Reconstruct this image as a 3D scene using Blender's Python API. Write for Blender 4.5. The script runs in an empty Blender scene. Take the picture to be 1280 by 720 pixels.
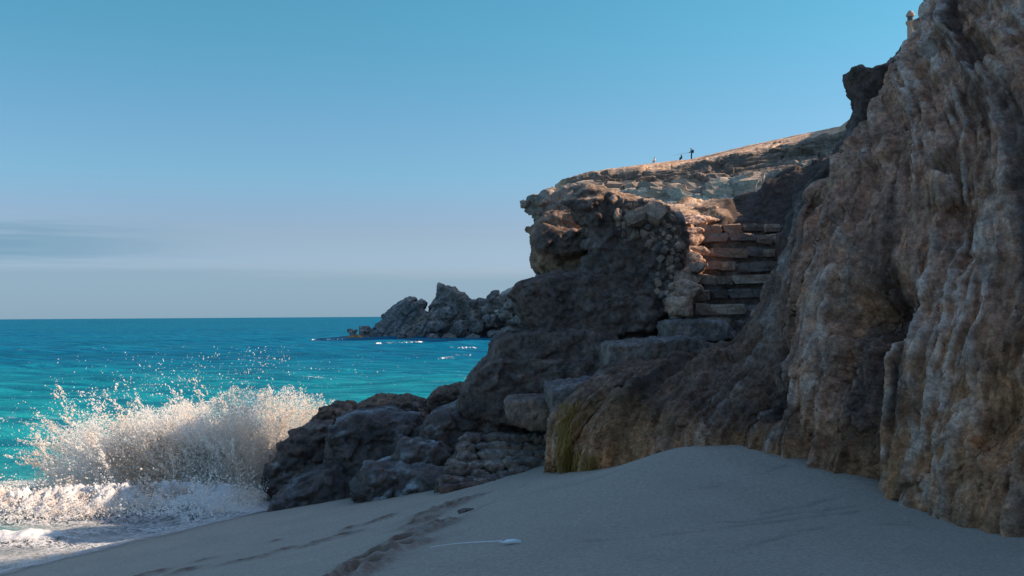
import bpy, bmesh, math, random
import numpy as np
from mathutils import Vector, Matrix

# ------------------------------------------------------------------ camera, sky, sun, exposure
scene = bpy.context.scene
COL = scene.collection
F = 1244.0                                    # focal length in photo pixels (35 mm on 36 mm)
CAM = np.array([0.0, 0.0, 3.0])               # sea level is z = 0
PITCH = math.atan(34.6 / F)
ROLL = math.radians(0.39)
fw = np.array([0, math.cos(PITCH), math.sin(PITCH)])
r0 = np.array([1.0, 0, 0]); u0 = np.cross(r0, fw)
rt = math.cos(ROLL) * r0 - math.sin(ROLL) * u0
up = math.cos(ROLL) * u0 + math.sin(ROLL) * r0
cam_data = bpy.data.cameras.new('camera')
cam = bpy.data.objects.new('camera', cam_data); COL.objects.link(cam)
cam_data.sensor_width = 36.0; cam_data.lens = 36.0 * F / 1280.0
cam_data.clip_start = 0.1; cam_data.clip_end = 40000
cam.matrix_world = Matrix(((rt[0], up[0], -fw[0], CAM[0]), (rt[1], up[1], -fw[1], CAM[1]),
                           (rt[2], up[2], -fw[2], CAM[2]), (0, 0, 0, 1)))
scene.camera = cam

SUN_AZ, SUN_EL = 10.0, 33.0                   # degrees from +X towards +Y, degrees above the horizon
az, el = math.radians(SUN_AZ), math.radians(SUN_EL)
TO_SUN = Vector((math.cos(el) * math.cos(az), math.cos(el) * math.sin(az), math.sin(el)))
sl = bpy.data.lights.new('sun', 'SUN'); sl.energy = 5.0; sl.angle = math.radians(0.53); sl.color = (1.0, 0.79, 0.60)
so = bpy.data.objects.new('sun', sl); COL.objects.link(so)
so.location = (30, 10, 40); so.rotation_euler = TO_SUN.to_track_quat('Z', 'Y').to_euler()

world = bpy.data.worlds.new('World'); scene.world = world; world.use_nodes = True
wn, wl = world.node_tree.nodes, world.node_tree.links
wn.clear()
w_out = wn.new('ShaderNodeOutputWorld'); w_bg = wn.new('ShaderNodeBackground'); w_bg.inputs['Strength'].default_value = 0.15
sky = wn.new('ShaderNodeTexSky'); sky.sky_type = 'NISHITA'; sky.sun_disc = False
sky.sun_elevation = el; sky.sun_rotation = math.pi / 2 - az
sky.air_density = 1.0; sky.dust_density = 1.0; sky.ozone_density = 3.0; sky.altitude = 0
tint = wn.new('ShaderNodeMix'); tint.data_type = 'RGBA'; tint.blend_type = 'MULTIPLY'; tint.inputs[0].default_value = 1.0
# sky tint, same all round: low sky dimmed, unseen zenith brighter to lift shade
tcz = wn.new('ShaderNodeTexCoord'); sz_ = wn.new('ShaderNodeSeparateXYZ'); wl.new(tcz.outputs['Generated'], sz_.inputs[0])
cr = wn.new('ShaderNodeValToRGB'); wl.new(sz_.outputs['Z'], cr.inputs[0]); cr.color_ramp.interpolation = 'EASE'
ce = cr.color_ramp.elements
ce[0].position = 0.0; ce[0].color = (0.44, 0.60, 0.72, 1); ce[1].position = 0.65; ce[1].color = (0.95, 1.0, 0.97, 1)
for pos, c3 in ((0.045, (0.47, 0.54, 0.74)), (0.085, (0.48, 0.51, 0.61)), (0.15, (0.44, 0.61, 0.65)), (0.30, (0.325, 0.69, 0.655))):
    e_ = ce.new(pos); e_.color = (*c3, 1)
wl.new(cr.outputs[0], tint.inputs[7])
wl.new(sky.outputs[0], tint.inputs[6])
# low bank of haze-grey cloud and a few long thin streaks above it, all the way round the horizon
tc = wn.new('ShaderNodeTexCoord'); sep = wn.new('ShaderNodeSeparateXYZ'); wl.new(tc.outputs['Generated'], sep.inputs[0])
mp = wn.new('ShaderNodeMapping'); mp.inputs['Scale'].default_value = (2.2, 2.2, 38.0); wl.new(tc.outputs['Generated'], mp.inputs[0])
nz = wn.new('ShaderNodeTexNoise'); nz.inputs['Scale'].default_value = 1.0; nz.inputs['Detail'].default_value = 7; nz.inputs['Roughness'].default_value = 0.55
wl.new(mp.outputs[0], nz.inputs['Vector'])
def wmath(op, a, b=None, c=None, clamp=False):
    n = wn.new('ShaderNodeMath'); n.operation = op; n.use_clamp = clamp
    for i, v in enumerate((a, b, c)):
        if v is None: continue
        if isinstance(v, (int, float)): n.inputs[i].default_value = v
        else: wl.new(v, n.inputs[i])
    return n.outputs[0]
def wramp(x, a, b):
    n = wn.new('ShaderNodeMapRange'); n.interpolation_type = 'SMOOTHSTEP'
    n.inputs[1].default_value = a; n.inputs[2].default_value = b; n.inputs[3].default_value = 0; n.inputs[4].default_value = 1
    wl.new(x, n.inputs[0]); return n.outputs[0]
zz = sep.outputs['Z']
edge = wmath('MULTIPLY_ADD', nz.outputs[0], 0.03, zz)
bank = wmath('MULTIPLY', wmath('SUBTRACT', 1.0, wramp(edge, 0.050, 0.066)), 0.80)
band = wmath('MULTIPLY', wramp(zz, 0.035, 0.06), wmath('SUBTRACT', 1.0, wramp(zz, 0.085, 0.10)))
# thin streaks are thickest towards the west (the open sea), thinning away to the rest of the horizon
west = wramp(wmath('MULTIPLY', sep.outputs['X'], -1.0), 0.22, 0.50)
streak = wmath('MULTIPLY', wmath('MULTIPLY', wmath('MULTIPLY', wramp(nz.outputs[0], 0.38, 0.56), band), west), 0.82)
cl = wmath('MAXIMUM', bank, streak, clamp=True)
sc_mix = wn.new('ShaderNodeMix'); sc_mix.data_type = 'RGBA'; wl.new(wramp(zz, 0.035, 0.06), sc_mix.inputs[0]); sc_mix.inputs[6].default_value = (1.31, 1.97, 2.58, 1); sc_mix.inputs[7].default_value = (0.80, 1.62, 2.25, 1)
cmix = wn.new('ShaderNodeMix'); cmix.data_type = 'RGBA'; wl.new(cl, cmix.inputs[0])
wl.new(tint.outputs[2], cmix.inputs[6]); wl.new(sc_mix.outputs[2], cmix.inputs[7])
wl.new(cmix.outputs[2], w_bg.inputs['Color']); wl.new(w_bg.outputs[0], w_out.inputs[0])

scene.view_settings.view_transform = 'Standard'; scene.view_settings.look = 'None'
scene.view_settings.gamma = 1.0; scene.view_settings.exposure = 0.5
scene.cycles.volume_step_rate = 2.0
scene.cycles.max_bounces = 10; scene.cycles.diffuse_bounces = 8; scene.cycles.transparent_max_bounces = 24

# ------------------------------------------------------------------ helpers
def P(px, py, Y):
    d = fw * F + rt * (px - 640.0) + up * (360.0 - py)
    return CAM + d * (Y / d[1])
def PZ(px, py, z):
    d = fw * F + rt * (px - 640.0) + up * (360.0 - py)
    return CAM + d * ((z - CAM[2]) / d[2])
def pix(co):
    v = np.asarray(co) - CAM
    dz = v @ fw
    return 640 + F * (v @ rt) / dz, 360 - F * (v @ up) / dz

_rs = np.random.RandomState(7)
PERM = np.concatenate([_rs.permutation(256)] * 2).astype(np.int32)
GR = _rs.normal(size=(256, 3)).astype(np.float32); GR /= np.linalg.norm(GR, axis=1, keepdims=True)
RJ = _rs.rand(256, 3).astype(np.float32)
RD = _rs.normal(size=(256, 3)).astype(np.float32); RD /= np.linalg.norm(RD, axis=1, keepdims=True)
from concurrent.futures import ThreadPoolExecutor
POOL = ThreadPoolExecutor(4)
GX, GY, GZ = (np.ascontiguousarray(GR[:, k]) for k in range(3))
JX, JY, JZ = (np.ascontiguousarray(RJ[:, k]) for k in range(3))
def chunks(fn, p, n=16384):
    p = np.asarray(p, np.float32)
    if len(p) <= n: return fn(p)
    r = list(POOL.map(fn, [p[i:i + n] for i in range(0, len(p), n)]))
    if isinstance(r[0], tuple): return tuple(np.concatenate([x[k] for x in r]) for k in range(len(r[0])))
    return np.concatenate(r)
def _perlin(p):
    x, y, z = (np.ascontiguousarray(p[:, k]) for k in range(3))
    fx, fy, fz = np.floor(x), np.floor(y), np.floor(z)
    i, j, k = fx.astype(np.int32) & 255, fy.astype(np.int32) & 255, fz.astype(np.int32) & 255
    x -= fx; y -= fy; z -= fz
    u, v, w = (t * t * t * (t * (t * 6 - 15) + 10) for t in (x, y, z))
    def lerp(a, b, t): return a + t * (b - a)
    out = []
    for dx in (0, 1):
        A = PERM.take(i + dx) if dx == 0 else PERM.take((i + 1) & 255)
        for dy in (0, 1):
            B_ = PERM.take(A + ((j + dy) & 255))
            for dz in (0, 1):
                h = PERM.take(B_ + ((k + dz) & 255))
                out.append(GX.take(h) * (x - dx) + GY.take(h) * (y - dy) + GZ.take(h) * (z - dz))
    y0 = lerp(lerp(out[0], out[1], w), lerp(out[2], out[3], w), v); y1 = lerp(lerp(out[4], out[5], w), lerp(out[6], out[7], w), v)
    return lerp(y0, y1, u) * 1.5
def perlin(p): return chunks(_perlin, p)
def _h(i, j, k):
    return PERM.take(PERM.take(PERM.take(i & 255) + (j & 255)) + (k & 255))
def fbm(p, oct=4, gain=0.5, lac=2.03):
    p = np.asarray(p, np.float32); s = 0; a = 1.0; t = 0
    for o in range(oct):
        s = s + a * perlin(p + o * 17.3); t += a; a *= gain; p = p * lac
    return s / t
def ridged(p, oct=4, gain=0.5, lac=2.03):
    p = np.asarray(p, np.float32); s = 0; a = 1.0; t = 0
    for o in range(oct):
        s = s + a * (1 - 2 * np.abs(perlin(p + o * 11.7))); t += a; a *= gain; p = p * lac
    return s / t
def worley(p): return chunks(_worley, p)
def _worley(p):
    i = np.floor(p).astype(np.int32); n = len(p)
    f1 = np.full(n, 99.0, np.float32); f2 = np.full(n, 99.0, np.float32); idx = np.zeros(n, np.int32)
    x, y, z = (np.ascontiguousarray(p[:, k]) for k in range(3)); i, j, k = (np.ascontiguousarray(i[:, t]) for t in range(3))
    bx = np.zeros(n, np.float32); by = bx.copy(); bz = bx.copy()
    for dx in (-1, 0, 1):
        for dy in (-1, 0, 1):
            for dz in (-1, 0, 1):
                h = _h(i + dx, j + dy, k + dz)
                ex = x - (i + dx) - JX.take(h); ey = y - (j + dy) - JY.take(h); ez = z - (k + dz) - JZ.take(h)
                q = ex * ex + ey * ey + ez * ez; m = q < f1
                f2 = np.where(m, f1, np.minimum(f2, q)); f1 = np.where(m, q, f1); idx = np.where(m, h, idx)
                bx = np.where(m, ex, bx); by = np.where(m, ey, by); bz = np.where(m, ez, bz)
    f1 = np.sqrt(f1); f2 = np.sqrt(f2); dl = np.stack([bx, by, bz], 1)
    return f1, f2, idx, dl
def sstep(x, a, b):
    t = np.clip((x - a) / (b - a), 0, 1); return t * t * (3 - 2 * t)
def normals(co, quads):
    n = np.zeros_like(co)
    a, b, c, d = (co[quads[:, k]] for k in range(4))
    fn = np.cross(c - a, d - b)
    for k in range(4):
        for ax in range(3): n[:, ax] += np.bincount(quads[:, k], fn[:, ax], len(co))
    return n / np.maximum(np.linalg.norm(n, axis=1, keepdims=True), 1e-9)

def facet(p, scale, amp, tilt=0.8, crack=0.35, cw=0.10):
    """blocky rock: every Worley cell is a tilted plane, joints between cells recessed (returns offset in metres)"""
    f1, f2, idx, dl = worley(p * np.asarray(scale, np.float32))
    o = tilt * (dl * RD[idx]).sum(1) + 0.6 * (RJ[idx][:, 0] - 0.5)
    return amp * (o - crack * (1 - sstep(f2 - f1, 0, cw)))

def mesh_from(name, co, quads, smooth=True):
    me = bpy.data.meshes.new(name)
    co = np.asarray(co, np.float32); quads = np.asarray(quads, np.int32)
    k = quads.shape[1]
    me.vertices.add(len(co)); me.vertices.foreach_set('co', co.ravel())
    me.loops.add(quads.size); me.loops.foreach_set('vertex_index', quads.ravel())
    me.polygons.add(len(quads))
    me.polygons.foreach_set('loop_start', np.arange(0, quads.size, k, dtype=np.int32))
    me.polygons.foreach_set('loop_total', np.full(len(quads), k, np.int32))
    me.update(calc_edges=True)
    me.polygons.foreach_set('use_smooth', np.full(len(quads), smooth, bool))
    return me
def set_col(me, col, name='Col'):
    a = me.color_attributes.new(name, 'FLOAT_COLOR', 'POINT')
    c = np.ones((len(me.vertices), 4), np.float32); c[:, :3] = col
    a.data.foreach_set('color', c.ravel())
def set_float(me, v, name):
    a = me.attributes.new(name, 'FLOAT', 'POINT'); a.data.foreach_set('value', np.asarray(v, np.float32))
def add(name, me, mat=None, parent=None, loc=None):
    o = bpy.data.objects.new(name, me); COL.objects.link(o)
    if mat is not None and me is not None: me.materials.append(mat)
    if parent is not None: o.parent = parent
    if loc is not None: o.location = loc
    return o
def tag(o, label=None, cat=None, group=None, kind=None):
    if label: o['label'] = label
    if cat: o['category'] = cat
    if group: o['group'] = group
    if kind: o['kind'] = kind
    return o
def empty(name, loc=(0, 0, 0)):
    o = bpy.data.objects.new(name, None); COL.objects.link(o); o.location = loc; o.empty_display_size = 0.2
    return o
def placed(name, co, quads, mat, col=None, parent=None, base=None, smooth=True):
    """mesh whose origin sits at the base of the thing (world verts in); parent has no rotation or scale"""
    co = np.asarray(co, np.float64)
    if base is None: base = np.array([co[:, 0].mean(), co[:, 1].mean(), co[:, 2].min()])
    me = mesh_from(name, co - base, quads, smooth)
    if col is not None: set_col(me, col)
    o = add(name, me, mat, parent)
    off = Vector(base); pp = parent
    while pp is not None: off = off - pp.location; pp = pp.parent
    o.location = off
    return o

def remesh(parts, voxel, smooth=2):
    """union of closed polyhedra [(verts, faces)...] as one quad skin"""
    V, Fc, n = [], [], 0
    for v, f in parts:
        V += [tuple(x) for x in v]; Fc += [tuple(i + n for i in q) for q in f]; n += len(v)
    me = bpy.data.meshes.new('tmp'); me.from_pydata(V, [], Fc); me.update()
    bm = bmesh.new(); bm.from_mesh(me); bmesh.ops.recalc_face_normals(bm, faces=bm.faces); bm.to_mesh(me); bm.free()
    o = bpy.data.objects.new('tmp', me); COL.objects.link(o)
    m = o.modifiers.new('r', 'REMESH'); m.mode = 'VOXEL'; m.voxel_size = voxel
    if smooth:
        s = o.modifiers.new('s', 'SMOOTH'); s.factor = 0.5; s.iterations = smooth
    dg = bpy.context.evaluated_depsgraph_get(); ev = o.evaluated_get(dg); em = ev.to_mesh()
    co = np.empty(len(em.vertices) * 3, np.float32); em.vertices.foreach_get('co', co)
    lp = np.empty(len(em.loops), np.int32); em.loops.foreach_get('vertex_index', lp)
    ev.to_mesh_clear()
    bpy.data.objects.remove(o); bpy.data.meshes.remove(me)
    return co.reshape(-1, 3).astype(np.float64), lp.reshape(-1, 4)

def slab(poly, Y, depth, front=0.78, back=0.85, lean=0.0, nose=0.14, shx=0.0):
    """a traced outline given its own distance, size and thickness: rounded front, full body, narrower back"""
    ring = np.array([P(x, y, Y + nose * depth) for x, y in poly]); c = ring.mean(0)
    V, Fc = [], []
    n = len(poly)
    for (dy, s, lz) in ((-nose * depth, front, 0), (0, 1, 0), (0.55 * depth, 1.0, lean * .55), ((1 - nose) * depth, back, lean)):
        for p in ring:
            q = c + (p - c) * s; V.append((q[0] + shx * max(dy, 0), q[1] + dy, q[2] + lz))
    for k in range(3):
        for i in range(n):
            j = (i + 1) % n
            Fc.append((k * n + i, k * n + j, (k + 1) * n + j, (k + 1) * n + i))
    Fc.append(tuple(range(n))); Fc.append(tuple(range(4 * n - 1, 3 * n - 1, -1)))
    return V, Fc
def hull(pts):
    bm = bmesh.new()
    for p in pts: bm.verts.new(p)
    r = bmesh.ops.convex_hull(bm, input=bm.verts)
    g = [v for v in bm.verts if not v.link_faces]
    bmesh.ops.delete(bm, geom=g, context='VERTS')
    bm.verts.index_update()
    V = [tuple(v.co) for v in bm.verts]; Fc = [tuple(v.index for v in f.verts) for f in bm.faces]; bm.free()
    return V, Fc
def chunk(c, size, rs, n=11):
    """one broken block: convex hull of points on a squarish ellipsoid"""
    v = rs.normal(size=(n, 3)); v /= np.abs(v).max(1, keepdims=True) ** .75 * np.linalg.norm(v, axis=1, keepdims=True) ** .25
    a, b = rs.normal(0, .35), rs.normal(0, .25); ca, sa, cb, sb = math.cos(a), math.sin(a), math.cos(b), math.sin(b)
    v = v * np.asarray(size); v = np.column_stack([v[:, 0] * ca - v[:, 1] * sa, v[:, 0] * sa + v[:, 1] * ca, v[:, 2]]); v = np.column_stack([v[:, 0] * cb - v[:, 2] * sb, v[:, 1], v[:, 0] * sb + v[:, 2] * cb])
    return hull(v + np.asarray(c))
def chunky(parts, count, smin, smax, seed, flat=.6, sink=.80, coarse=.09):
    """scatter broken blocks over the skin of a rock mass"""
    rs = np.random.RandomState(seed); co, qd = remesh(parts, coarse, 1); n = normals(co, qd)
    w = np.clip(.15 - n[:, 1] + .25 * n[:, 2], .0, None) * (np.abs(n[:, 0]) < .7) * (n[:, 2] < .75) + 1e-4; idx = rs.choice(len(co), count, p=w / w.sum())
    out = list(parts)
    for i in idx:
        s_ = rs.uniform(smin, smax) * (1.3 if rs.rand() < .12 else 1)
        out.append(chunk(co[i] - n[i] * s_ * sink, (s_ * rs.uniform(.7, 1.15), s_ * rs.uniform(.8, 1.2), s_ * flat * rs.uniform(.7, 1.2)), rs, rs.randint(9, 14)))
    return out
def grid_quads(nu, nv):
    i = np.arange(nu - 1)[:, None] * nv + np.arange(nv - 1)[None, :]
    return np.stack([i, i + nv, i + nv + 1, i + 1], -1).reshape(-1, 4)
def tps(pts, vals, reg=0.0):
    pts = np.asarray(pts, float); vals = np.asarray(vals, float); n = len(pts)
    def U(d): return np.where(d > 0, d * d * np.log(np.maximum(d, 1e-9)), 0)
    K = U(np.linalg.norm(pts[:, None] - pts[None], axis=2)) + reg * np.eye(n)
    A = np.zeros((n + 3, n + 3)); A[:n, :n] = K; A[:n, n] = 1; A[:n, n + 1:] = pts; A[n, :n] = 1; A[n + 1:, :n] = pts.T
    w = np.linalg.solve(A, np.concatenate([vals, np.zeros(3)]))
    def ev(q):
        out = np.full(len(q), w[n]) + q @ w[n + 1:]
        for k in range(n): out += w[k] * U(np.sqrt(((q - pts[k]) ** 2).sum(1)))
        return out
    return ev
def blend(a, b, t):
    return a * (1 - t[:, None]) + np.asarray(b) * t[:, None]

# ------------------------------------------------------------------ materials
class NT:
    def __init__(s, name):
        s.m = bpy.data.materials.new(name); s.m.use_nodes = True; s.t = s.m.node_tree; s.t.nodes.clear()
        s.out = s.n('ShaderNodeOutputMaterial')
        s.geo = s.n('ShaderNodeNewGeometry'); s.pos = s.geo.outputs['Position']
    def n(s, ty, **kw):
        x = s.t.nodes.new(ty)
        for k, v in kw.items(): setattr(x, k, v)
        return x
    def l(s, a, b): s.t.links.new(a, b)
    def put(s, sock, v):
        if hasattr(v, 'is_output'): s.l(v, sock)
        else: sock.default_value = v
    def noise(s, scale, detail=4, rough=0.55, vec=None, stretch=None, dist=0.0):
        v = vec or s.pos
        if stretch:
            mp = s.n('ShaderNodeMapping'); mp.inputs['Scale'].default_value = stretch; s.l(v, mp.inputs[0]); v = mp.outputs[0]
        x = s.n('ShaderNodeTexNoise'); s.l(v, x.inputs['Vector'])
        x.inputs['Scale'].default_value = scale; x.inputs['Detail'].default_value = detail; x.inputs['Roughness'].default_value = rough
        x.inputs['Distortion'].default_value = dist
        return x.outputs[0]
    def voro(s, scale, feature='F1', vec=None, out=0):
        x = s.n('ShaderNodeTexVoronoi', feature=feature); s.l(vec or s.pos, x.inputs['Vector']); x.inputs['Scale'].default_value = scale
        return x.outputs[out]
    def ramp(s, x, a, b, lo=0.0, hi=1.0):
        m = s.n('ShaderNodeMapRange', interpolation_type='SMOOTHSTEP')
        s.l(x, m.inputs[0]); m.inputs[1].default_value = a; m.inputs[2].default_value = b
        m.inputs[3].default_value = lo; m.inputs[4].default_value = hi
        return m.outputs[0]
    def math(s, op, a, b=0.0):
        m = s.n('ShaderNodeMath', operation=op); s.put(m.inputs[0], a); s.put(m.inputs[1], b); return m.outputs[0]
    def mix(s, f, a, b, mode='MIX'):
        m = s.n('ShaderNodeMix', data_type='RGBA', blend_type=mode); s.put(m.inputs[0], f)
        for k, v in ((6, a), (7, b)):
            if isinstance(v, tuple) and len(v) == 3: v = (*v, 1)
            s.put(m.inputs[k], v)
        return m.outputs[2]
    def attr(s, name, out=0):
        a = s.n('ShaderNodeAttribute', attribute_name=name); return a.outputs[out]
    def bump(s, h, strength, dist, prev=None):
        b = s.n('ShaderNodeBump'); s.l(h, b.inputs['Height']); b.inputs['Strength'].default_value = strength; b.inputs['Distance'].default_value = dist
        if prev is not None: s.l(prev, b.inputs['Normal'])
        return b.outputs[0]
    def principled(s, color, rough=0.85, normal=None, **kw):
        p = s.n('ShaderNodeBsdfPrincipled'); 
        if isinstance(color, tuple): color = (*color, 1) if len(color) == 3 else color
        s.put(p.inputs['Base Color'], color); s.put(p.inputs['Roughness'], rough)
        if normal is not None: s.l(normal, p.inputs['Normal'])
        for k, v in kw.items(): s.put(p.inputs[k.replace('_', ' ')], v)
        return p
    def done(s, shader):
        s.l(shader.outputs[0] if hasattr(shader, 'outputs') else shader, s.out.inputs[0]); return s.m

def rock_mat(name, fine=1.0, wet=0.0, bump=1.0, scale=1.0, base=None):
    m = NT(name)
    c = m.attr('Col') if base is None else base
    n1 = m.noise(3.1 * scale, 6, 0.62); n2 = m.noise(14 * scale, 5, 0.65); n3 = m.noise(55 * scale, 4, 0.6)
    f = m.math('MULTIPLY', m.ramp(n1, 0.30, 0.72, 0.62, 1.42), m.ramp(n2, 0.28, 0.72, 0.62, 1.42))
    f = m.math('MULTIPLY', f, m.ramp(n3, 0.3, 0.7, 0.8, 1.22))
    cc = m.n('ShaderNodeCombineXYZ')
    for k in range(3): m.l(f, cc.inputs[k])
    col = m.mix(1.0, c, cc.outputs[0], 'MULTIPLY')
    # slight hue drift between warm and cool minerals
    col = m.mix(m.ramp(m.noise(6 * scale, 3), 0.42, 0.68, 0, 0.5), col, m.mix(1.0, col, (1.25, 0.95, 0.72), 'MULTIPLY'))
    b = m.bump(m.noise(9 * scale, 6, 0.68), 0.55 * bump, 0.05 / scale)
    b = m.bump(m.noise(38 * scale, 5, 0.7), 0.6 * bump, 0.014 / scale, b)
    b = m.bump(m.voro(60 * scale), 0.35 * bump, 0.008 / scale, b)
    r = m.ramp(n2, 0.3, 0.7, 0.92 - 0.5 * wet, 0.98 - 0.25 * wet)
    return m.done(m.principled(col, r, b, Specular_IOR_Level=0.25 + 0.25 * wet))
M_CLIFF = rock_mat('tufa_rock', bump=.95)
M_DARK = rock_mat('basalt_rock', bump=1.0)
M_WET = rock_mat('wet_basalt', wet=0.75, bump=0.8)
M_STONE = rock_mat('masonry_stone', bump=0.8, scale=1.6)
M_FAR = rock_mat('far_rock', scale=0.16, bump=0.9)

# ------------------------------------------------------------------ beach
sand_px = [(1290, 673, 7.25), (1150, 640, 8.25), (1075, 606, 9.0), (988, 572, 9.8), (845, 560, 10.35), (775, 583, 10.95), (697, 591, 11.35),
           (560, 612, 12.8), (440, 625, 13.9), (325, 640, 15.0), (300, 720, 7.6), (150, 720, 9.4), (640, 720, 6.0), (1280, 720, 5.75), (500, 660, 10.2),
           (900, 640, 7.7)]
sp = [P(*q) for q in sand_px] + [PZ(0, 716, .05), PZ(100, 691, .05), (*PZ(210, 664, .05),), PZ(290, 645, .05)]
sp += [np.array(q, float) for q in ((-9, 12, -.75), (-9, 18, -1.3), (-5.5, 19, -1.0), (-2, 19, -.3), (2, 16, 1.2), (6, 14, 1.8), (6, 6, 1.7), (5, 0, 1.75),
       (0, 0, 1.5), (0, -7, 1.6), (-4, 0, .95), (-8, 0, -.6), (-14, 8, -1.8), (-14, 22, -2.4), (8, 22, 1.8), (-8, -8, -.5), (8, -8, 2.0))]
sp = np.array(sp); sand_z0 = tps(sp[:, :2], sp[:, 2], 0.02)
def axis(lo, a, b, hi, fine, coarse):
    return np.concatenate([np.arange(lo, a, coarse), np.arange(a, b, fine), np.arange(b, hi + coarse, coarse)])
def poly_dist(q, line):
    d = np.full(len(q), 1e9); line = np.asarray(line)
    for a, b in zip(line[:-1], line[1:]):
        ab = b - a; t = np.clip(((q - a) @ ab) / (ab @ ab), 0, 1); d = np.minimum(d, np.linalg.norm(q - a - t[:, None] * ab, axis=1))
    return d
def ground_hit(px, py, it=12):
    Y = 10.0
    for _ in range(it):
        p = P(px, py, Y); z = sand_z0(p[None, :2])[0]; Y = 0.5 * Y + 0.5 * PZ(px, py, z)[1]
    return P(px, py, Y)
gx = axis(-14, -6.4, 4.4, 9, 0.027, 0.35); gy = axis(-8, 5.5, 15.4, 24, 0.029, 0.35)
X, Y = np.meshgrid(gx, gy, indexing='ij'); q = np.stack([X.ravel(), Y.ravel()], 1)
sz = sand_z0(q)
q3 = np.column_stack([q, np.zeros(len(q))])
sz += 0.018 * fbm(q3 * (0.9, 0.9, 1), 3) + 0.004 * fbm(q3 * 7, 3)
scol = np.tile(np.array([0.390, 0.338, 0.280]), (len(q), 1)) * (1 + 0.12 * fbm(q3 * 1.3, 3))[:, None]
trail = [(566, 632, 1.2), (548, 637, .8), (532, 643, 1.), (533, 650, 1.), (516, 657, 1.1), (546, 660, 1.3), (556, 655, .8), (512, 674.5, 1.1), (525, 668, .9), (508, 686, 1.2),
         (492, 691, .7), (464, 701, 1.2), (458, 711, 1.2), (475, 694, .7), (432, 722, 1.1), (440, 716, .8), (500, 680, .8), (405, 735, 1.1), (522, 663, .8)]
side = [(481, 647, .7), (462, 654, .5), (437, 660, .6), (430, 669, .8), (402, 677, .7), (385, 683, .5), (356, 687, .7), (330, 694, .4), (306, 701, .9), (255, 700, .5),
        (232, 714, .8), (196, 716, .8), (176, 721, .7), (345, 676, .4), (590, 622, .6), (605, 618, .4)]
rsf = np.random.RandomState(3)
dist_f = np.zeros(len(q))
for lst, dep in ((trail, 0.070), (side, 0.045)):
    for (px, py, s) in lst:
        g = ground_hit(px, py)[:2]; an = rsf.uniform(0.7, 1.5); ca, sa = math.cos(an), math.sin(an)
        near = np.where((np.abs(q[:, 0] - g[0]) < 1.3) & (np.abs(q[:, 1] - g[1]) < 1.3))[0]
        d = q[near] - g
        wob = 1 + 0.35 * fbm(q3[near] * 5 + s, 3)
        lx = (d[:, 0] * ca + d[:, 1] * sa) / (0.135 * s); ly = (-d[:, 0] * sa + d[:, 1] * ca) / (0.068 * s)
        r = np.sqrt(lx * lx + ly * ly) * wob
        sz[near] += dep * s * (-1.0 * np.exp(-(r / 0.85) ** 4) + 0.42 * np.exp(-((r - 1.35) / 0.4) ** 2))
        if dep > 0.04:
            dist_f[near] = np.maximum(dist_f[near], np.exp(-(r / 2.1) ** 2))
        else:
            dist_f[near] = np.maximum(dist_f[near], 0.55 * np.exp(-(r / 1.2) ** 2))
nd = np.where(dist_f > 0.02)[0]
sz[nd] += dist_f[nd] * (0.014 * fbm(q3[nd] * 14, 4) + 0.006 * ridged(q3[nd] * 30, 2))
clump = np.zeros(len(q)); clump[nd] = sstep(fbm(q3[nd] * 9, 4), -0.25, 0.30)
scol = blend(scol, (0.170, 0.112, 0.085), np.clip(dist_f * (0.45 + 0.75 * clump), 0, 1))
lines_px = [[(1092, 629), (1040, 637), (990, 641), (930, 652), (880, 655)], [(770, 588), (745, 598), (705, 607), (672, 614), (640, 622), (600, 634)],
            [(1075, 640), (985, 650), (900, 662), (820, 670), (730, 676)], [(985, 580), (940, 598), (900, 607), (860, 612)],
            [(1140, 655), (1060, 655), (990, 668), (920, 690)], [(660, 604), (590, 640), (540, 668), (470, 690), (410, 700)], [(1060, 618), (1010, 632), (950, 640)]]
lw = 0.05 * np.stack([fbm(q3 * 3, 3), fbm(q3 * 3 + 9, 3)], 1); la = sstep(fbm(q3 * 2.2 + 4, 2), -0.35, 0.25); lb = sstep(fbm(q3 * 6, 3), -0.1, 0.4)
for ln in lines_px:
    L = [ground_hit(*p)[:2] for p in ln]
    d = poly_dist(q + lw, L)
    w = np.exp(-(d / 0.030) ** 2) * la + 0.25 * np.exp(-(d / 0.16) ** 2) * lb
    scol = blend(scol, (0.20, 0.17, 0.15), np.clip(w * 0.42, 0, 1)); sz -= 0.006 * np.exp(-(d / 0.025) ** 2)
# damp sand by the water is darker
wetm = 1 - sstep(sz + 0.05 * fbm(q3 * 0.8, 2), 0.02, 0.16)
scol = scol * (1 - 0.30 * wetm)[:, None]
me = mesh_from('beach', np.column_stack([q, sz]), grid_quads(len(gx), len(gy))); set_col(me, scol); set_float(me, wetm, 'wet')
m = NT('beach_sand')
gr = m.noise(210, 3, 0.7); g2 = m.noise(34, 4, 0.6)
f = m.math('MULTIPLY', m.ramp(gr, 0.25, 0.75, 0.62, 1.38), m.ramp(g2, 0.3, 0.7, 0.86, 1.14))
cc = m.n('ShaderNodeCombineXYZ')
for k in range(3): m.l(f, cc.inputs[k])
b = m.bump(m.noise(26, 5, 0.62), 0.5, 0.012); b = m.bump(m.noise(150, 3, 0.7), 0.6, 0.004, b)
M_SAND = m.done(m.principled(m.mix(1.0, m.attr('Col'), cc.outputs[0], 'MULTIPLY'), m.ramp(m.attr('wet', 2), 0, 1, 0.93, 0.28), b, Specular_IOR_Level=0.25))
beach = tag(add('beach', me, M_SAND), kind='structure')

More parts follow.
